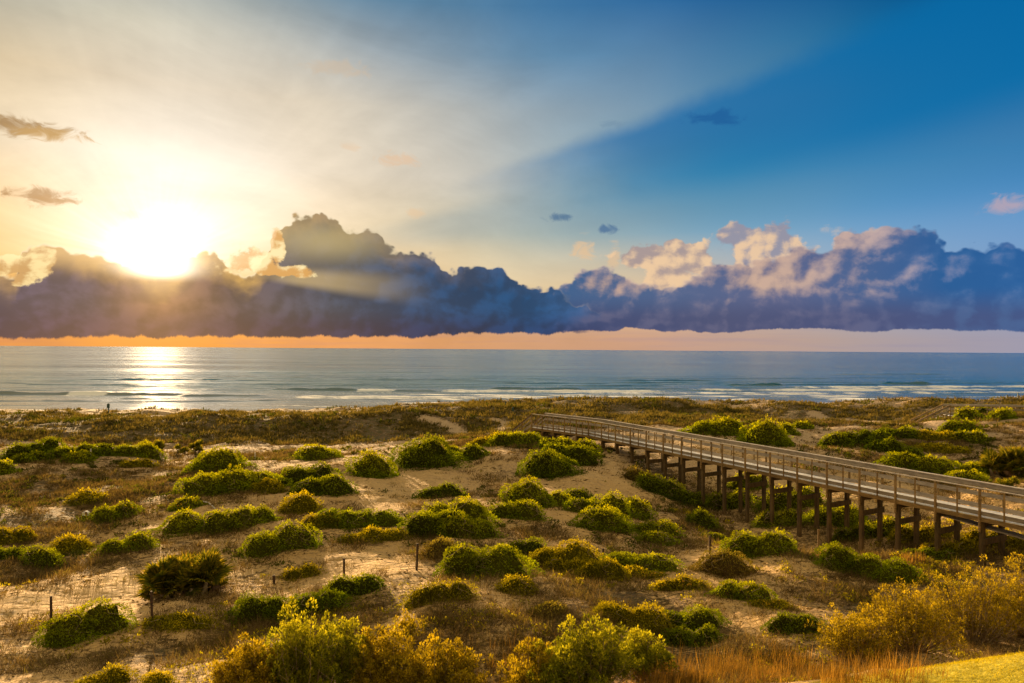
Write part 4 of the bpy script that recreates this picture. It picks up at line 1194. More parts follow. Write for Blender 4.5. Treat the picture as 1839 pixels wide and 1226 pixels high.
G, Y_, B = G_MOUND, G_GOLD, G_BROWN
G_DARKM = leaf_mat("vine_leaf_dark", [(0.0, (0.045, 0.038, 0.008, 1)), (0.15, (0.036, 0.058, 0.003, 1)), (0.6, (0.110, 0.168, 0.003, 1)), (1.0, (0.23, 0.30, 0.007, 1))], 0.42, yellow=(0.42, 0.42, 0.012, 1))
MOUNDS = [  # photo x centre, width, top, bottom, lobes, material, label, extras
    (61, 84, 786, 816, 3, G, "dark boxy green shrub at the far left edge behind the low mounds", dict(ragged=.5)),
    (152, 104, 797, 820, 3, G, "low wide green mound right of the dark boxy shrub", {}),
    (247, 68, 793, 820, 2, G, "rounded green mound just left of the small palmettos", {}),
    (54, 54, 813, 830, 2, G, "small flat green mound below the dark boxy shrub", {}),
    (143, 46, 812, 832, 1, G, "little green mound just below the low wide one at far left", {}),
    (2, 44, 820, 852, 1, G, "green mound cut by the left edge of the picture, level with the first stake", {}),
    (248, 46, 824, 838, 2, Y_, "flat olive patch of vine between brown grass at left", dict(ragged=.6)),
    (392, 86, 807, 846, 1, G, "rounded bright green mound behind the long two-humped one at left", {}),
    (417, 160, 843, 886, 3, G, "long two-humped green mound in front of a round one at left", {}),
    (155, 52, 881, 905, 1, Y_, "yellow-green tuft amid brown grass above the white scrap", dict(ragged=.6)),
    (205, 72, 899, 936, 2, G, "green mound with bare looping stems right of the white scrap", dict(stems=3, flowers=25)),
    (336, 48, 893, 916, 1, G, "small mound topped with yellow flowers left of the white stick", dict(flowers=45)),
    (330, 70, 918, 958, 1, G, "round green mound below the flower-topped mound", {}),
    (430, 118, 908, 952, 3, G, "broad green mound right below the white stick", dict(stems=3)),
    (20, 66, 940, 976, 2, Y_, "yellow-green mound at the left edge below the brown grass", dict(flowers=25)),
    (10, 56, 976, 1004, 2, G, "dark green mound at the left edge under the yellow-green one", {}),
    (73, 58, 986, 1020, 1, G, "small dark green mound beside the left edge pair", dict(ragged=.4)),
    (127, 56, 964, 990, 1, Y_, "olive mound between the left edge mounds and the flowered one", dict(ragged=.5)),
    (226, 80, 954, 992, 2, G, "flat green mound with yellow specks behind the large palmetto", dict(flowers=30)),
    (152, 118, 1080, 1152, 2, G, "bright green mound standing beside the leftmost black stake", dict(stems=2)),
    (185, 74, 1196, 1240, 2, Y_, "leafy clump with yellow flowers cut by the bottom edge at left", dict(flowers=35, ragged=.5)),
    (279, 50, 1202, 1240, 1, Y_, "smaller flowered clump right of another at the bottom edge", dict(flowers=18, ragged=.5)),
    (320, 96, 1106, 1132, 2, Y_, "thin low vine patch at the foot of the second black stake", dict(ragged=.8)),
    (571, 68, 800, 827, 1, G, "small rounded green mound near the pale path, left of centre", {}),
    (669, 72, 812, 858, 1, G, "tall round green mound left of the largest dome near the path", {}),
    (767, 104, 786, 842, 1, G, "largest dark green dome standing above the sand bowl near the path", {}),
    (812, 28, 797, 816, 1, G, "tiny round bush touching the right side of the largest dome", {}),
    (849, 44, 798, 825, 1, G, "small dark round bush right of the largest dome", {}),
    (556, 86, 833, 872, 2, G, "flat-topped green mound above a darker lobe, left of centre", {}),
    (578, 84, 855, 889, 2, G, "dark green lobe joined below the flat-topped mound", {}),
    (480, 52, 862, 886, 1, Y_, "low yellow-green tail of the long mound at left", {}),
    (541, 58, 881, 922, 1, Y_, "yellowish brown round bush left of the long sloping mound", dict(ragged=.3)),
    (640, 146, 879, 948, 4, G, "long green mound sloping down to the right above the sand", dict(taper=.55)),
    (790, 66, 862, 894, 2, G, "small dark mound alone in the bare sand bowl", dict(taper=.3)),
    (818, 120, 897, 948, 2, G, "big humped green mound with yellow crest left of centre, upper lobe", {}),
    (790, 100, 918, 964, 2, G, "dark lower lobe in front of the big humped mound", {}),
    (846, 86, 928, 968, 2, G, "rounded lobe at the lower right of the big humped mound", {}),
    (500, 104, 924, 992, 2, G, "bright-edged round mound beside the bare sand slope at left", dict(stems=3)),
    (574, 58, 920, 948, 2, Y_, "small olive mound between the long sloping mound and the round one", dict(ragged=.4)),
    (925, 84, 772, 800, 3, G, "low green hedge-like mound left of the boardwalk stair", dict(ragged=.3)),
    (880, 70, 780, 800, 2, Y_, "flat olive vine patch on the crest left of the stair", dict(ragged=.5)),
    (1018, 96, 782, 814, 3, G, "long green mound directly under the far end of the boardwalk", {}),
    (1023, 80, 795, 834, 2, G, "green mound below the far end of the boardwalk, above the darkest slope", {}),
    (983, 86, 812, 858, 1, G, "dark green mound with shaded front slope below the boardwalk end", {}),
    (947, 76, 860, 908, 1, G, "round green mound at the centre of the picture with two small ones at its side", {}),
    (1003, 42, 880, 908, 1, G, "small mound squeezed between the centre round mound and its neighbour", {}),
    (1037, 48, 879, 902, 1, G, "small dark mound at the right end of the centre row", {}),
    (928, 78, 894, 932, 2, G, "low spreading mound below the centre round mound", dict(ragged=.3)),
    (1073, 98, 886, 926, 2, G, "wide green mound behind the steep-faced one, right of centre", {}),
    (1139, 56, 897, 930, 1, G, "small round mound at the right of the wide green one", {}),
    (1083, 82, 912, 954, 1, G, "steep-faced round mound in front of the wide green one", {}),
    (1284, 90, 750, 781, 2, G, "green mound on the sand crest beyond the boardwalk, leftmost there", {}),
    (1374, 76, 755, 798, 1, G, "round green mound spilling down the sand face beyond the boardwalk", {}),
    (1413, 34, 756, 779, 1, G, "small round bush on the sand crest right of the spilling mound", {}),
    (1442, 28, 757, 770, 1, G, "tiny bush in a row on the sand crest beyond the boardwalk", {}),
    (1502, 46, 768, 802, 1, G, "dark bush at the left end of the long dark hedge beyond the boardwalk", {}),
    (1552, 96, 757, 800, 3, G, "long dark green mound on the sand crest beyond the boardwalk", dict(taper=.3)),
    (1608, 70, 765, 786, 2, G, "low green mound behind the long dark one beyond the boardwalk", {}),
    (1605, 90, 783, 815, 3, G, "sloping tail of the long dark mound beyond the boardwalk", dict(taper=.4)),
    (1652, 100, 815, 846, 2, G, "wide low green mound close behind the boardwalk railing", {}),
    (1735, 40, 733, 756, 1, G, "round green mound in front of the distant boardwalk stair", {}),
    (1752, 44, 729, 747, 2, G, "dark mound hiding part of the distant boardwalk", {}),
    (1797, 40, 734, 753, 1, G, "green mound at the right in front of the distant boardwalk rail", {}),
    (1722, 52, 748, 774, 2, G, "mound trailing down the sandy bank under the distant stair", {}),
    (1740, 50, 773, 794, 2, G, "mound at the foot of the sandy bank under the distant stair", {}),
    (1744, 50, 832, 856, 1, G, "small rounded mound close behind the railing, left of the palms", {}),
    (1733, 58, 846, 872, 1, G, "low mound right against the railing, left of the palms", {}),
    (1690, 80, 797, 812, 3, Y_, "thin yellow-green vine strip on the slope left of the palms", dict(ragged=.5)),
    (1680, 56, 775, 790, 2, Y_, "small yellow-green patch below the distant sandy bank", dict(ragged=.5)),
    (1152, 50, 838, 868, 2, B, "brownish green thicket at the boardwalk's third pair of posts", dict(ragged=.8)),
    (1190, 70, 843, 890, 2, G, "dark green thicket among the boardwalk posts, middle of the span", dict(ragged=.6)),
    (1235, 62, 868, 908, 2, G, "dark thicket between boardwalk posts above the hollow", dict(ragged=.6)),
    (1262, 48, 914, 946, 1, G, "round dark bush standing just in front of the boardwalk posts", dict(ragged=.3)),
    (1310, 66, 880, 915, 2, G, "leafy bush behind the boardwalk posts over the hollow", dict(ragged=.6)),
    (1345, 60, 850, 880, 2, G, "green bush seen between the boardwalk posts under the deck", dict(ragged=.5)),
    (1420, 90, 868, 915, 2, G, "big leafy bush behind the tallest boardwalk posts", dict(ragged=.6)),
    (1395, 70, 918, 945, 2, G, "leafy bush at the feet of the tallest boardwalk posts", dict(ragged=.6)),
    (1500, 90, 900, 945, 2, G, "leafy bush behind the boardwalk posts near the rusty stake", dict(ragged=.5)),
    (1530, 60, 945, 972, 2, G, "dark bush beneath the deck right of the rusty stake", dict(ragged=.3)),
    (1597, 58, 930, 962, 1, G, "round light green bush seen under the deck above the big mound", {}),
    (1660, 100, 940, 975, 3, Y_, "yellow-green vine bank under the deck beside the paired posts", dict(ragged=.4)),
    (1700, 90, 968, 1000, 3, Y_, "yellow-green bushes at the feet of the last visible posts", dict(ragged=.4)),
    (1790, 110, 945, 985, 3, Y_, "yellow-green thicket below the lower plank walkway", dict(ragged=.5)),
    (1180, 70, 934, 962, 2, G, "leafy low mound speckled yellow right of the steep-faced mound", dict(flowers=20, ragged=.4)),
    (1181, 62, 955, 976, 1, G, "small flat green cushion on the sand left of the thin stake", {}),
    (1290, 46, 960, 973, 1, G, "small dark cushion at the foot of the thin dark stake", dict(ragged=.3)),
    (1560, 156, 968, 1040, 3, G, "large golden-edged mound in front of the boardwalk posts at right", dict(taper=.2)),
    (1665, 84, 975, 1006, 3, G, "dark trailing arm of the large golden-edged mound", dict(taper=.3)),
    (1361, 104, 948, 1000, 2, G, "golden-topped round mound alone on the sand right of centre", dict(stems=2)),
    (1010, 116, 970, 1018, 2, Y_, "yellow-crested mound left of the pair of stakes", dict(stems=2)),
    (1020, 60, 1004, 1030, 2, Y_, "low tuft in front of the yellow-crested mound", dict(ragged=.4)),
    (1080, 74, 1002, 1042, 2, Y_, "mound just below the left one of the paired stakes", dict(ragged=.2)),
    (1146, 112, 988, 1026, 2, G, "sloping green mound behind the right one of the paired stakes", dict(taper=.3)),
    (1140, 90, 1018, 1036, 3, Y_, "yellow-flowered runner between two mounds, right of centre", dict(flowers=60, ragged=.5)),
    (1225, 90, 1034, 1060, 3, Y_, "flowered vine strip crossing the sand right of centre", dict(flowers=70, ragged=.5)),
    (1299, 82, 988, 1036, 1, B, "brown-green dome wrapped in pale bare stems beside the thin stake", dict(stems=4)),
    (1335, 92, 1042, 1078, 2, G, "bright green mound on the sand slope, lower right", dict(flowers=30)),
    (1385, 60, 1076, 1094, 2, Y_, "small flowered patch below the bright green slope mound", dict(flowers=30, ragged=.4)),
    (1427, 84, 1094, 1138, 2, G, "green mound left of the big yellow thicket", dict(taper=.3)),
    (868, 132, 960, 1036, 2, G, "big green dome with yellow crown below the centre of the picture", dict(stems=4)),
    (791, 56, 956, 1002, 1, B, "brownish round bush left of the big yellow-crowned dome", dict(ragged=.3)),
    (940, 60, 962, 998, 2, G, "dark green mound right of the big yellow-crowned dome", dict(ragged=.3)),
    (928, 54, 1036, 1068, 1, Y_, "small tangled tuft below the big yellow-crowned dome", dict(stems=3, ragged=.6)),
    (522, 190, 1034, 1112, 4, G, "long dark green hedge-like mass left of the middle stake", dict(ragged=.3)),
    (632, 84, 1022, 1072, 2, G, "green mound at the foot of the short stake, joined to the dark mass", dict(ragged=.2)),
    (790, 108, 1030, 1082, 3, Y_, "tangle of yellow vines and brown stems left of the small tuft", dict(ragged=.7, stems=5)),
    (540, 54, 1018, 1040, 2, Y_, "thin golden vine patch above the long dark mass", dict(ragged=.7)),
    (668, 110, 950, 974, 3, Y_, "golden fringe of vine along the sand ridge left of the tall stake", dict(ragged=.7)),
    (1140, 110, 1082, 1130, 2, Y_, "olive mound above the foreground shrub at centre right", dict(ragged=.4)),
    (1235, 100, 1088, 1135, 2, G, "dark mound with creeping stems at lower centre right", dict(ragged=.3, stems=3)),
    (1245, 84, 1120, 1160, 2, G, "darkest rounded mound at lower centre right, above the straw grass", dict(ragged=.2)),
    (980, 60, 1085, 1110, 1, B, "small brown tussock on the bare sand below centre", dict(ragged=.8)),
]
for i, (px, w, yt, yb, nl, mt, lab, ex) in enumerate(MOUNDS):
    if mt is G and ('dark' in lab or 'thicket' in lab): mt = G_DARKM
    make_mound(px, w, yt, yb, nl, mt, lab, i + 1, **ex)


# ---------------------------------------------------------------- upright leafy shrubs in the foreground
def make_shrub(px, py, w, ytop, mat, label, seed, leaves=16000, twigs=70, lean=0.0, bare=0.0, depth=None, dist_scale=1.0, plume=0.5, ll=0.066):
    rng = np.random.default_rng(seed)
    x, y = place(px, min(py, 1225))
    if py > 1225:
        d = ray(px, py); g = gh(x, y)
        tt = (g - CAM_Z) / d[2]; x, y = tt * d[0], tt * d[1]
    W = w * y / F; g0 = gh(x, y)
    H = CAM_Z + math.hypot(x, y) * math.tan(azel(px, ytop)[1]) - g0
    H = min(max(H, 0.6), 3.4)
    dp = depth or W * 0.75
    o = link("leafy_shrub", None, loc=(x, y, g0), label=label, cat="shrub", group="leafy shrubs along the bottom of the dunes")
    tips = []
    for k in range(twigs):
        a = rng.uniform(0, 2 * np.pi); r = math.sqrt(rng.uniform(0, 1))
        u = r * math.cos(a); v = r * math.sin(a)
        hh = H * (1 - 0.55 * r ** 2.2) * rng.uniform(0.62 if rng.random() < .6 else 0.35, 1.0)
        tips.append((u * W / 2 + lean * hh, v * dp / 2, hh, r))
    mb = MB()
    vs = []; gx = []
    for (u, v, h, r) in tips:
        b = np.array([u * 0.25 + rng.normal(0, .05), v * 0.25 + rng.normal(0, .05), gh(x + u * .25, y + v * .25) - g0 - 0.05])
        tip = np.array([u, v, h + (gh(x + u, y + v) - g0) * 0.6])
        mid = b * 0.45 + tip * 0.55 + np.array([u * 0.12, v * 0.12, -0.08 * h]) + rng.normal(0, .05, 3)
        pts = [b * (1 - t) ** 2 + mid * 2 * t * (1 - t) + tip * t * t for t in np.linspace(0, 1, 6)]
        pts = [p + rng.normal(0, .012, 3) for p in pts]
        mb.tube([tuple(p) for p in pts], [0.016, .013, .011, .008, .006, .003], 5)
        # side twigs
        for q in range(4):
            f = rng.uniform(.3, .9); i0 = int(f * 5); p0 = pts[i0]
            e = p0 + np.array([rng.normal(0, .16), rng.normal(0, .16), rng.uniform(.08, .34)])
            mb.tube([tuple(p0), tuple((p0 + e) / 2 + rng.normal(0, .02, 3)), tuple(e)], [.006, .005, .002], 4)
            gx.append((e, f))
        gx.append((tip, 1.0)); gx.append((pts[4], .9)); gx.append((pts[3], .7))
    mb.build("branch", G_STEM, o)
    gx = [g for g in gx if rng.random() > bare * (1 - g[1] * 0.6)]
    C = np.array([g[0] for g in gx])
    per = max(6, leaves // len(C))
    n = per * len(C)
    CC = np.repeat(C, per, 0)
    cr = np.repeat(rng.uniform(.6, 1.35, len(C)), per)[:, None]
    dirs = unit(rng.normal(size=(n, 3)))
    dirs[:, 2] = np.abs(dirs[:, 2]) * 1.2 - 0.45
    off = dirs * (rng.uniform(.35, 1, n)[:, None] ** .6) * np.array([.105, .105, .12 + .13 * plume]) * cr
    P = CC + off
    D = unit(off) * 0.9 + np.array([0, 0, 0.7]) + rng.normal(size=(n, 3)) * 0.35
    ln = ll * rng.uniform(.6, 1.3, n)
    V, Fq = cards(P, D, ln, ln * rng.uniform(.35, .5, n), rng)
    cl = np.repeat(rng.uniform(0, 1, len(C)), per)
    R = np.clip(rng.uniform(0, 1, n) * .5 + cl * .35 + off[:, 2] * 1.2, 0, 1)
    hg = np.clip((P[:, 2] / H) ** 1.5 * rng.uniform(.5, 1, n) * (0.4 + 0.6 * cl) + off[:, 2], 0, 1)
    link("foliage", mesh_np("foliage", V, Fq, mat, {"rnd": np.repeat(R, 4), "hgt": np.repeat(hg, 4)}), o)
    return o


SH = [
    (545, 1262, 150, 1082, G_SHRUB, "tall green plume-topped shrub at the bottom left of centre", dict(leaves=26000, twigs=60, plume=1.2)),
    (610, 1240, 110, 1108, G_SHRUB, "green shrub shoulder right beside the tall plume-topped one", dict(leaves=15000, twigs=36, plume=1.0)),
    (455, 1255, 150, 1140, G_SHRUBY, "yellow-leaved shrub left of the tall green plume-topped one", dict(leaves=18000, twigs=50)),
    (690, 1250, 150, 1118, G_SHRUBY, "golden shrub between the tall green one and the sand slope", dict(leaves=20000, twigs=56)),
    (790, 1258, 160, 1142, G_SHRUBY, "wide golden shrub in the bottom centre with dark gaps", dict(leaves=20000, twigs=56, bare=.2)),
    (735, 1160, 36, 1092, G_SHRUBY, "single feathery golden sprig above the golden shrubs", dict(leaves=1800, twigs=7, plume=1.0)),
    (1050, 1250, 210, 1110, G_SHRUB, "broad olive shrub at the bottom right of centre", dict(leaves=30000, twigs=80)),
    (955, 1262, 120, 1150, G_SHRUBY, "low yellowish shrub at the left foot of the broad olive one", dict(leaves=12000, twigs=36, bare=.2)),
    (1150, 1215, 110, 1135, G_SHRUB, "ragged shrub at the right shoulder of the broad olive one", dict(leaves=11000, twigs=34, bare=.2)),
    (1535, 1180, 130, 1085, G_SHRUBY, "low yellow shrub at the left end of the big thicket", dict(leaves=11000, twigs=44, bare=.3, ll=.055)),
    (1630, 1165, 190, 1045, G_SHRUBY, "rounded yellow shrub in the middle of the big thicket", dict(leaves=20000, twigs=100, bare=.4, ll=.055)),
    (1745, 1150, 210, 1000, G_SHRUBY, "tall golden shrub with bare pale twigs in the big thicket", dict(leaves=20000, twigs=130, bare=.55, ll=.055)),
    (1858, 1140, 200, 980, G_SHRUBY, "tallest golden shrub of the thicket, cut by the right edge", dict(leaves=22000, twigs=120, bare=.45, ll=.055)),
]
for i, (px, py, w, yt, mt, lab, ex) in enumerate(SH):
    make_shrub(px, py, w, yt, mt, lab, 500 + i, **ex)


# ---------------------------------------------------------------- palmettos
def frond_mesh(name, seed, mat, dry=False, R=0.55, blades=20):
    rng = np.random.default_rng(seed)
    parts = []
    spread = math.radians(115 if not dry else 60)
    P, D, Ln = [], [], []
    for k in range(blades):
        a = (k / (blades - 1) - .5) * 2 * spread
        fold = abs(a) / spread
        P.append((0, 0.0, 0.0)); D.append((math.sin(a), math.cos(a), 0.22 * (1 - fold) - 0.12 + rng.normal(0, .05)))
        Ln.append(R * (1 - 0.28 * fold) * rng.uniform(.85, 1.08))
    P = np.array(P) + np.array([0, 0.45, 0]); D = unit(np.array(D)); Ln = np.array(Ln)
    n = len(P)
    S = unit(np.cross(D, np.array([0, 0, 1.0]))); U = np.cross(S, D)
    w = 0.036 * R / .55
    droop = np.array([0, 0, -1.0]) * (0.22 if not dry else 0.6)
    a = P; m = P + D * Ln[:, None] * .55; b = P + D * Ln[:, None] + droop * Ln[:, None] * .4
    V1 = np.stack([a, m + S * w + U * .012, b, m - S * w + U * .012], 1).reshape(-1, 3)
    F1 = np.arange(n * 4).reshape(n, 4)
    r1 = np.repeat(rng.uniform(0, .75, n), 4); h1 = np.tile([0, .3, 1.0, .3], n)
    # petiole
    pv = np.array([[-.010, 0, 0], [.010, 0, 0], [.008, .46, 0], [-.008, .46, 0], [0, 0, .02], [0, 0, .02], [0, .46, .015], [0, .46, .015]])
    pf = np.array([[0, 1, 2, 3], [0, 4, 6, 3], [4, 1, 2, 6]])
    V, Fq, Rr, Hh = merge([(V1, F1, r1, h1), (pv, pf, np.full(8, .6), np.zeros(8))])
    return mesh_np(name, V, Fq, mat, {"rnd": Rr, "hgt": Hh})


FRONDS = [frond_mesh("frond", 900 + k, G_FROND, R=.50, blades=26) for k in range(4)]
DRYF = [frond_mesh("dead_frond", 950 + k, G_DRYF, True, R=.5, blades=12) for k in range(3)]


def make_palmetto(px, py, w, ytop, nf, nd, label, seed, extra=0, group="palmettos growing in the dunes", fs=None, name="palmetto"):
    rng = random.Random(seed)
    x, y = place(px, py)
    W = w * y / F
    d = math.hypot(x, y); bx, by = x + x / d * W * .3, y + y / d * W * .3
    g0 = gh(bx, by)
    H = CAM_Z + math.hypot(bx, by) * math.tan(azel(px, ytop)[1]) - g0
    H = min(max(H, .5), 4.5)
    o = link(name, None, loc=(bx, by, g0), label=label, cat="palmetto", group=group)
    mb = MB()
    crowns = []
    nc = max(2, nf // 9)
    for k in range(nc):
        a = rng.uniform(0, 6.28); r = math.sqrt(rng.random()) * 0.33
        cx, cy = math.cos(a) * r * W, math.sin(a) * r * W * .7
        cz = gh(bx + cx, by + cy) - g0 + (H * rng.uniform(.06, .45)) * (1 - r * 1.6)
        crowns.append((cx, cy, cz))
        mb.tube([(cx * .8, cy * .8, gh(bx + cx * .8, by + cy * .8) - g0 - .1), (cx * .95, cy, cz * .5), (cx, cy, cz)], [.09, .08, .06], 7)
    mb.build("trunk", G_STEM, o)
    s0 = fs or max(H * 0.46, W * .22)
    def put(me, nm, c, yaw, pitch, s):
        f = link(nm, me, o)
        f.matrix_local = Matrix.Translation(c) @ Matrix.Rotation(yaw, 4, 'Z') @ Matrix.Rotation(pitch, 4, 'X') @ Matrix.Rotation(rng.uniform(-.7, .7), 4, 'Y') @ Matrix.Scale(s, 4)
    for k in range(nf):
        c = crowns[k % nc]
        el = math.radians(rng.uniform(2, 86))
        put(FRONDS[k % 4], "frond", c, rng.uniform(0, 6.28), el, s0 * rng.uniform(.8, 1.1))
    if extra:
        parts = []
        for k in range(extra):
            me = FRONDS[k % 4]; c = crowns[k % nc]
            co = np.empty(len(me.vertices) * 3, np.float32); me.vertices.foreach_get("co", co); co = co.reshape(-1, 3)
            M = np.array(Matrix.Translation(c) @ Matrix.Rotation(rng.uniform(0, 6.28), 4, 'Z') @ Matrix.Rotation(math.radians(rng.uniform(10, 88)), 4, 'X') @ Matrix.Rotation(rng.uniform(-.7, .7), 4, 'Y') @ Matrix.Scale(s0 * rng.uniform(.6, .95), 4))
            fv = np.empty(len(me.polygons) * 4, np.int32); me.polygons.foreach_get("vertices", fv)
            rr = np.empty(len(co), np.float32); me.attributes["rnd"].data.foreach_get("value", rr)
            hv = np.empty(len(co), np.float32); me.attributes["hgt"].data.foreach_get("value", hv)
            parts.append((co @ M[:3, :3].T + M[:3, 3], fv.reshape(-1, 4), rr, hv))
        V, Fq, Rr, Hh = merge(parts)
        link("inner_foliage", mesh_np("inner_foliage", V, Fq, G_FROND, {"rnd": Rr, "hgt": Hh}), o)["kind"] = "stuff"
    for k in range(nd):
        c = crowns[k % nc]
        put(DRYF[k % 3], "dead_frond", (c[0], c[1], c[2] * .8), rng.uniform(2.4, 5.4) + math.pi / 2 if k % 3 else rng.uniform(0, 6.28), math.radians(rng.uniform(-55, -10)), s0 * rng.uniform(.7, .95))
    return o


make_palmetto(333, 1074, 165, 945, 96, 40, "large dense palmetto clump with brown dead fronds at its foot, lower left", 5, 220)
make_palmetto(285, 816, 62, 776, 40, 4, "small palmetto clump right of a rounded green mound, far left", 6)
make_palmetto(320, 815, 46, 784, 28, 3, "middle one of three small palmettos in a row at left", 7)
make_palmetto(352, 814, 42, 772, 30, 3, "upright dark palmetto at the right end of the small row", 8)
make_palmetto(1815, 862, 120, 766, 90, 36, "tall bushy palmetto with many dry fronds at the right edge", 9, 80)
make_palmetto(1812, 892, 90, 850, 50, 5, "green palmetto close behind the railing at the right edge", 10)
make_palmetto(1775, 880, 50, 856, 24, 2, "small palmetto left of the one close behind the railing", 11)


# ---------------------------------------------------------------- grass and creeping cover nobody could count
def scatter(n, y0, y1, rng, side=1.12):
    """candidate points over the visible wedge, thinner with distance"""
    Y = y0 + (y1 - y0) * rng.random(n)
    X = (rng.random(n) * 2 - 1) * (0.72 * side * Y + 3)
    return X, Y


def tufts(name, X, Y, mat, label, hmin, hmax, blades, spread, rng, wk=0.0010, lean=0.35, rbase=0.0):
    nt = len(X)
    Z = ground_h(X, Y)
    hs = hmin + (hmax - hmin) * rng.random(nt) ** 1.5
    sz = rng.uniform(.6, 1.3, nt)
    n = nt * blades
    bx = np.repeat(X, blades) + rng.normal(0, 1, n) * spread * np.repeat(sz, blades)
    by = np.repeat(Y, blades) + rng.normal(0, 1, n) * spread * np.repeat(sz, blades)
    bz = np.repeat(Z, blades)
    off = np.stack([bx - np.repeat(X, blades), by - np.repeat(Y, blades), np.zeros(n)], -1)
    D = np.array([0.10, -0.05, 1.0]) + rng.normal(size=(n, 3)) * np.array([lean, lean, .05]) + off * 1.2
    D[:, 2] = np.abs(D[:, 2])
    L = np.repeat(hs, blades) * rng.uniform(.5, 1.1, n)
    wd = np.maximum(wk * by, 0.006) * rng.uniform(.7, 1.3, n)
    V, Fq = cards(np.stack([bx, by, bz - 0.03], -1), D, L, wd, rng, base=.35)
    r = np.clip(np.repeat(rng.random(nt), blades) * .7 + rng.random(n) * .35 + rbase, 0, 1)
    me = mesh_np(name, V, Fq, mat, {"rnd": np.repeat(r, 4), "hgt": np.zeros(n * 4)})
    return link(name, me, kind="stuff", label=label)


r = np.random.default_rng(77)
# foredune
X, Y = scatter(70000, 66, 104, r)
c = cover_at(X, Y) * sstep(-0.55, 0.25, fbm(X / 3.2, Y / 3.2, 88, 3))
k = r.random(len(X)) < c * 0.72
tufts("dune_grass", X[k], Y[k], G_GRASS, "green-brown dune grass on the seaward ridge", .16, .62, 9, .17, r, .0011, .38)
# sparse sprigs on the bare seaward dunes
X, Y = scatter(9000, 97, 106, r)
k = r.random(len(X)) < sstep(.15, .6, fbm(X / 5, Y / 3, 91, 3)) * .35
tufts("dune_grass", X[k], Y[k], G_GRASS, "thin grass sprigs on the bare dunes nearest the beach", .2, .6, 5, .12, r, .0008, .25)
# brown wiry grass and litter stalks between the mounds
X, Y = scatter(120000, 15, 68, r)
# favour the near field so density per picture area stays even
c = cover_at(X, Y); cl = sstep(-0.35, 0.35, fbm(X / 1.6, Y / 1.6, 99, 3))
k = r.random(len(X)) < np.clip(c * 1.15, 0, 1) * cl * 0.9
tufts("dry_grass", X[k], Y[k], G_DRY, "brown wiry grass matted between the mounds", .10, .46, 24, .20, r, .0006, .6)
# stray tufts on open sand
X, Y = scatter(14000, 16, 67, r)
k = r.random(len(X)) < 0.36 * sstep(-.1, .4, fbm(X / 4, Y / 4, 12, 3))
tufts("dry_grass", X[k], Y[k], G_DRY, "scattered wiry sprigs on the open sand", .04, .22, 14, .10, r, .0007, .7, .1)
# straw-coloured grass at the very front
def straw():
    P = []
    for (px, py, w, h, n) in [(1225, 1226, 60, 30, 120), (1300, 1215, 40, 26, 70), (1360, 1226, 80, 26, 170), (1440, 1215, 50, 30, 110), (1500, 1222, 40, 36, 90), (1160, 1226, 60, 20, 60), (1560, 1175, 30, 40, 90), (1600, 1215, 60, 30, 60), (1610, 1000, 24, 16, 60), (950, 1226, 80, 20, 150)]:
        x, y = place(px, py); W = w * y / F
        P.append(np.stack([x + r.normal(0, W * .5, n), y + r.normal(0, 0.7, n)], -1))
    P = np.concatenate(P)
    k = P[:, 1] < 30
    tufts("straw_grass", P[k, 0], P[k, 1], G_STRAW, "tall orange straw grass along the bottom edge", .25, .75, 10, .06, r, .0006, .16)
straw()


def creepers(name, X, Y, mat, label, rng, leaves=26, rad=0.24, hh=0.16, ll=.0038):
    nt = len(X); n = nt * leaves
    sz = rng.uniform(.5, 1.4, nt)
    a = rng.uniform(0, 2 * np.pi, n); q = np.sqrt(rng.random(n)) * np.repeat(sz, leaves) * rad
    x = np.repeat(X, leaves) + np.cos(a) * q; y = np.repeat(Y, leaves) + np.sin(a) * q
    z = ground_h(x, y) + hh * np.repeat(sz, leaves) * (1 - (q / (rad * 1.4)) ** 2) * rng.random(n)
    D = rng.normal(size=(n, 3)) + np.array([0, -.2, .9])
    L = (ll * y + .012) * rng.uniform(.6, 1.2, n)
    V, Fq = cards(np.stack([x, y, z], -1), D, L, L * .38, rng)
    rr = np.clip(np.repeat(rng.random(nt), leaves) * .6 + rng.random(n) * .4, 0, 1)
    me = mesh_np(name, V, Fq, mat, {"rnd": np.repeat(rr, 4), "hgt": np.repeat(rng.random(n) * .6, 4)})
    return link(name, me, kind="stuff", label=label)


X, Y = scatter(34000, 15, 68, r)
c = cover_at(X, Y); cl = sstep(-0.05, 0.35, fbm(X / 2.3, Y / 2.3, 123, 3))
k = r.random(len(X)) < c * cl * .8
near_side = (Y < 27) | ((X > 9) & (Y < 42))
creepers("creeping_vine", X[k & near_side], Y[k & near_side], Y_, "golden creeping vine and weeds over the nearest sand and under the boardwalk", r)
k &= r.random(len(X)) < .6
creepers("creeping_vine", X[k & ~near_side], Y[k & ~near_side], G_SCRUB, "low dark weeds among the brown grass of the middle dunes", r)
X, Y = scatter(16000, 68, 99, r)
c = cover_at(X, Y); cl = sstep(0.25, 0.6, fbm(X / 3.3, Y / 3.3, 223, 3))
k = r.random(len(X)) < c * cl * .6
creepers("creeping_vine", X[k], Y[k], G_SCRUB, "dark green scrub patches within the dune grass", r, 14, .5, .3)
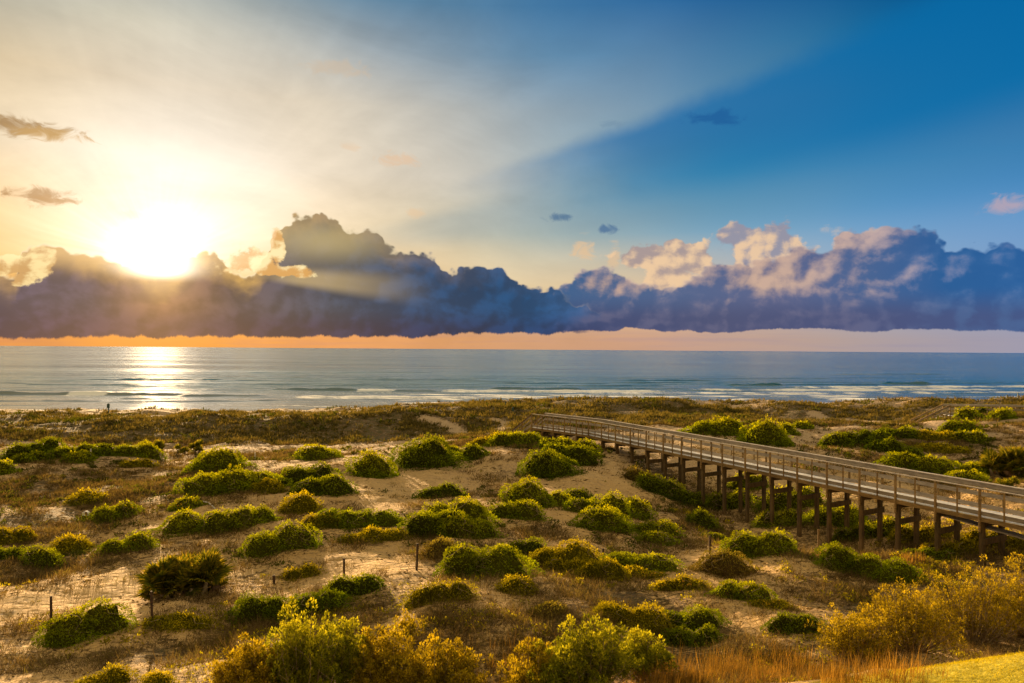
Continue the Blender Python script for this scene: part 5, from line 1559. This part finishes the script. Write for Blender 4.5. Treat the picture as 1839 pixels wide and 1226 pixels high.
# twiggy litter lying on the sand
def litter():
    X, Y = scatter(60000, 15, 66, r)
    f = sstep(-.05, .35, fbm(X / 2.0, Y / 1.2, 301, 4)) * .7 + cover_at(X, Y) * .6
    k = r.random(len(X)) < f * .8
    X, Y = X[k], Y[k]; n = len(X)
    D = r.normal(size=(n, 3)) * np.array([1, 1, .12])
    L = (0.0040 * Y + .03) * r.uniform(.5, 1.8, n)
    V, Fq = cards(np.stack([X, Y, ground_h(X, Y) + .012], -1), D, L, L * .22 + .006, r)
    link("litter", mesh_np("litter", V, Fq, G_DRY, {"rnd": np.repeat(r.random(n) * .7, 4), "hgt": np.zeros(n * 4)}), kind="stuff", label="dead leaves and twigs strewn on the sand")
litter()
# short turf on the bank at the lower right
def turf():
    n = 40000
    X = 4.5 + 10 * r.random(n); Y = 11.5 + 3.6 * r.random(n)
    k = lawn_at(X, Y) > r.random(n)
    tufts("lawn_grass", X[k], Y[k], G_LAWN, "short sunlit yellow-green turf on the bank", .03, .08, 5, .03, r, .0006, .5)
turf()
# ---------------------------------------------------------------- stakes
IRON, _t = material("rusty_dark_steel")
_n = _t.noise(E(_t, _t.node('ShaderNodeTexCoord').outputs['Object']), 14.0, 4, 0.6)
surf(_t, principled(_t, _t.mix(_t.mr(_n, .4, .65), (0.020, 0.014, 0.010, 1), (0.10, 0.045, 0.02, 1)), 0.7, 0.4))
PALE, _t = material("bleached_wood")
_n = _t.noise(E(_t, _t.node('ShaderNodeTexCoord').outputs['Object']), 10.0, 4, 0.6)
surf(_t, principled(_t, _t.mix(_n, (0.45, 0.42, 0.38, 1), (0.75, 0.72, 0.68, 1)), 0.6, 0.3))
SIGN, _t = material("dark_teal_paint")
surf(_t, principled(_t, (0.03, 0.07, 0.07, 1), 0.5, 0.4))


def stake(px, yb, yt, label, mat=IRON, wpx=4.0, lean=0.0, name="stake", group="marker stakes around the dunes"):
    x, y = place(px, yb)
    g = gh(x, y)
    h = (yb - yt) * y / F * 1.02
    w = wpx * y / F
    o = link(name, None, loc=(x, y, g), label=label, cat="stake", group=group)
    m = MB(); m.post(0, 0, -0.3, h, w, w * .35, 0.2, (lean, 0)); m.build("shaft", mat, o, 0.002)
    m = MB(); m.post(lean * .5, w * .32, h * 0.05 - .2, h * .985, w * .3, w * .5, 0.2, (lean * .5, 0)); m.build("rib", mat, o)
    return o


stake(92, 1134, 1072, "leftmost black stake, beside the bright green mound at lower left", lean=-.02)
stake(274, 1115, 1063, "black stake in front of the large palmetto", lean=-.05)
stake(493, 1049, 1033, "short black stake tip rising from the long dark mass", lean=-.03)
stake(618, 1034, 1003, "black stake behind the green mound, left of the tallest stake", lean=-.01)
stake(748, 1024, 977, "tallest black stake standing in open sand left of centre", lean=.03)
stake(1083, 1004, 985, "left one of the paired stakes among the yellow mounds")
stake(1136, 1012, 990, "right one of the paired stakes, in front of a sloping mound")
stake(1275, 994, 963, "thin dark stake behind the brown-green dome right of centre")
stake(1470, 988, 951, "rusty orange stake near the boardwalk posts", W_BEAM, 3.2)
stake(163, 822, 806, "short pale stake among low mounds at far left", PALE, 2.0)
stake(458, 826, 812, "short grey stake near the pale path, left", PALE, 2.0)

# pale stick lying on the slope
x0, y0 = place(365, 904); x1, y1 = place(386, 915)
m = MB(); m.tube([(x0, y0, gh(x0, y0) + .12), ((x0 + x1) / 2, (y0 + y1) / 2, gh((x0 + x1) / 2, (y0 + y1) / 2) + .09), (x1, y1, gh(x1, y1) + .06)], [.028, .03, .03], 8)
m.build("stick", PALE, label="straight white stick lying behind the broad green mound at left", cat="stick")
# curled white scrap
x0, y0 = place(155, 928); g = gh(x0, y0)
vs = []; fs = []
for k in range(14):
    a = math.radians(-60 + k * 23)
    rr = 0.13 + 0.003 * k
    for w_ in (-.05, .05):
        vs.append((x0 + rr * math.cos(a) + w_ * .6, y0 + w_, g + .15 + rr * math.sin(a)))
for k in range(13):
    fs.append((2 * k, 2 * k + 1, 2 * k + 3, 2 * k + 2))
WHITE, _t = material("white_plastic"); surf(_t, principled(_t, (0.75, 0.77, 0.8, 1), 0.4, 0.5))
me = bpy.data.meshes.new("white_scrap"); me.from_pydata(vs, [], fs); me.materials.append(WHITE); me.update()
o = link("white_scrap", me, label="curled white scrap of plastic in the brown grass at left", cat="scrap")
sm = o.modifiers.new("solid", 'SOLIDIFY'); sm.thickness = 0.02


def sign_post(px, yb, yt, label, boxw=5.0, boxh=8.0):
    x, y = place(px, yb); g = gh(x, y); k = y / F
    h = (yb - yt) * k
    o = link("sign_post", None, loc=(x, y, g), label=label, cat="sign post", group="sign posts by the beach")
    m = MB(); m.post(0, 0, -0.4, h * .97, 1.5 * k, 1.5 * k, 0); m.build("post", SIGN, o, .003)
    m = MB(); m.post(0, -1.3 * k, h * .97 - boxh * k, h * .97, boxw * k, 0.05, 0); m.build("sign_board", SIGN, o, .004)
    m = MB(); m.post(0, -0.9 * k, h * .97, h, 2.0 * k, .06, 0); m.build("cap", SIGN, o)
    return o


sign_post(195, 745, 724, "small sign on a post against the bright water at far left")
sign_post(908, 731, 721, "tiny sign on a post at the beach edge near picture centre", 3, 4)
sign_post(921, 741, 731, "dark teal sign post in the grass ridge left of the stair", 3.5, 6)

# rope fence posts at the far right on the ridge
for px, yb, yt, lab in ((1828, 716, 705, "taller thin post on the ridge at the far right"), (1808, 716, 709, "shorter thin post on the ridge left of the taller one")):
    x, y = place(px, yb); k = y / F
    m = MB(); m.post(0, 0, -0.4, (yb - yt) * k, 1.3 * k, 1.3 * k, 0.1)
    m.build("fence_post", SIGN, bevel=.003, loc=(x, y, gh(x, y)), label=lab, cat="post", group="rope fence posts on the ridge")
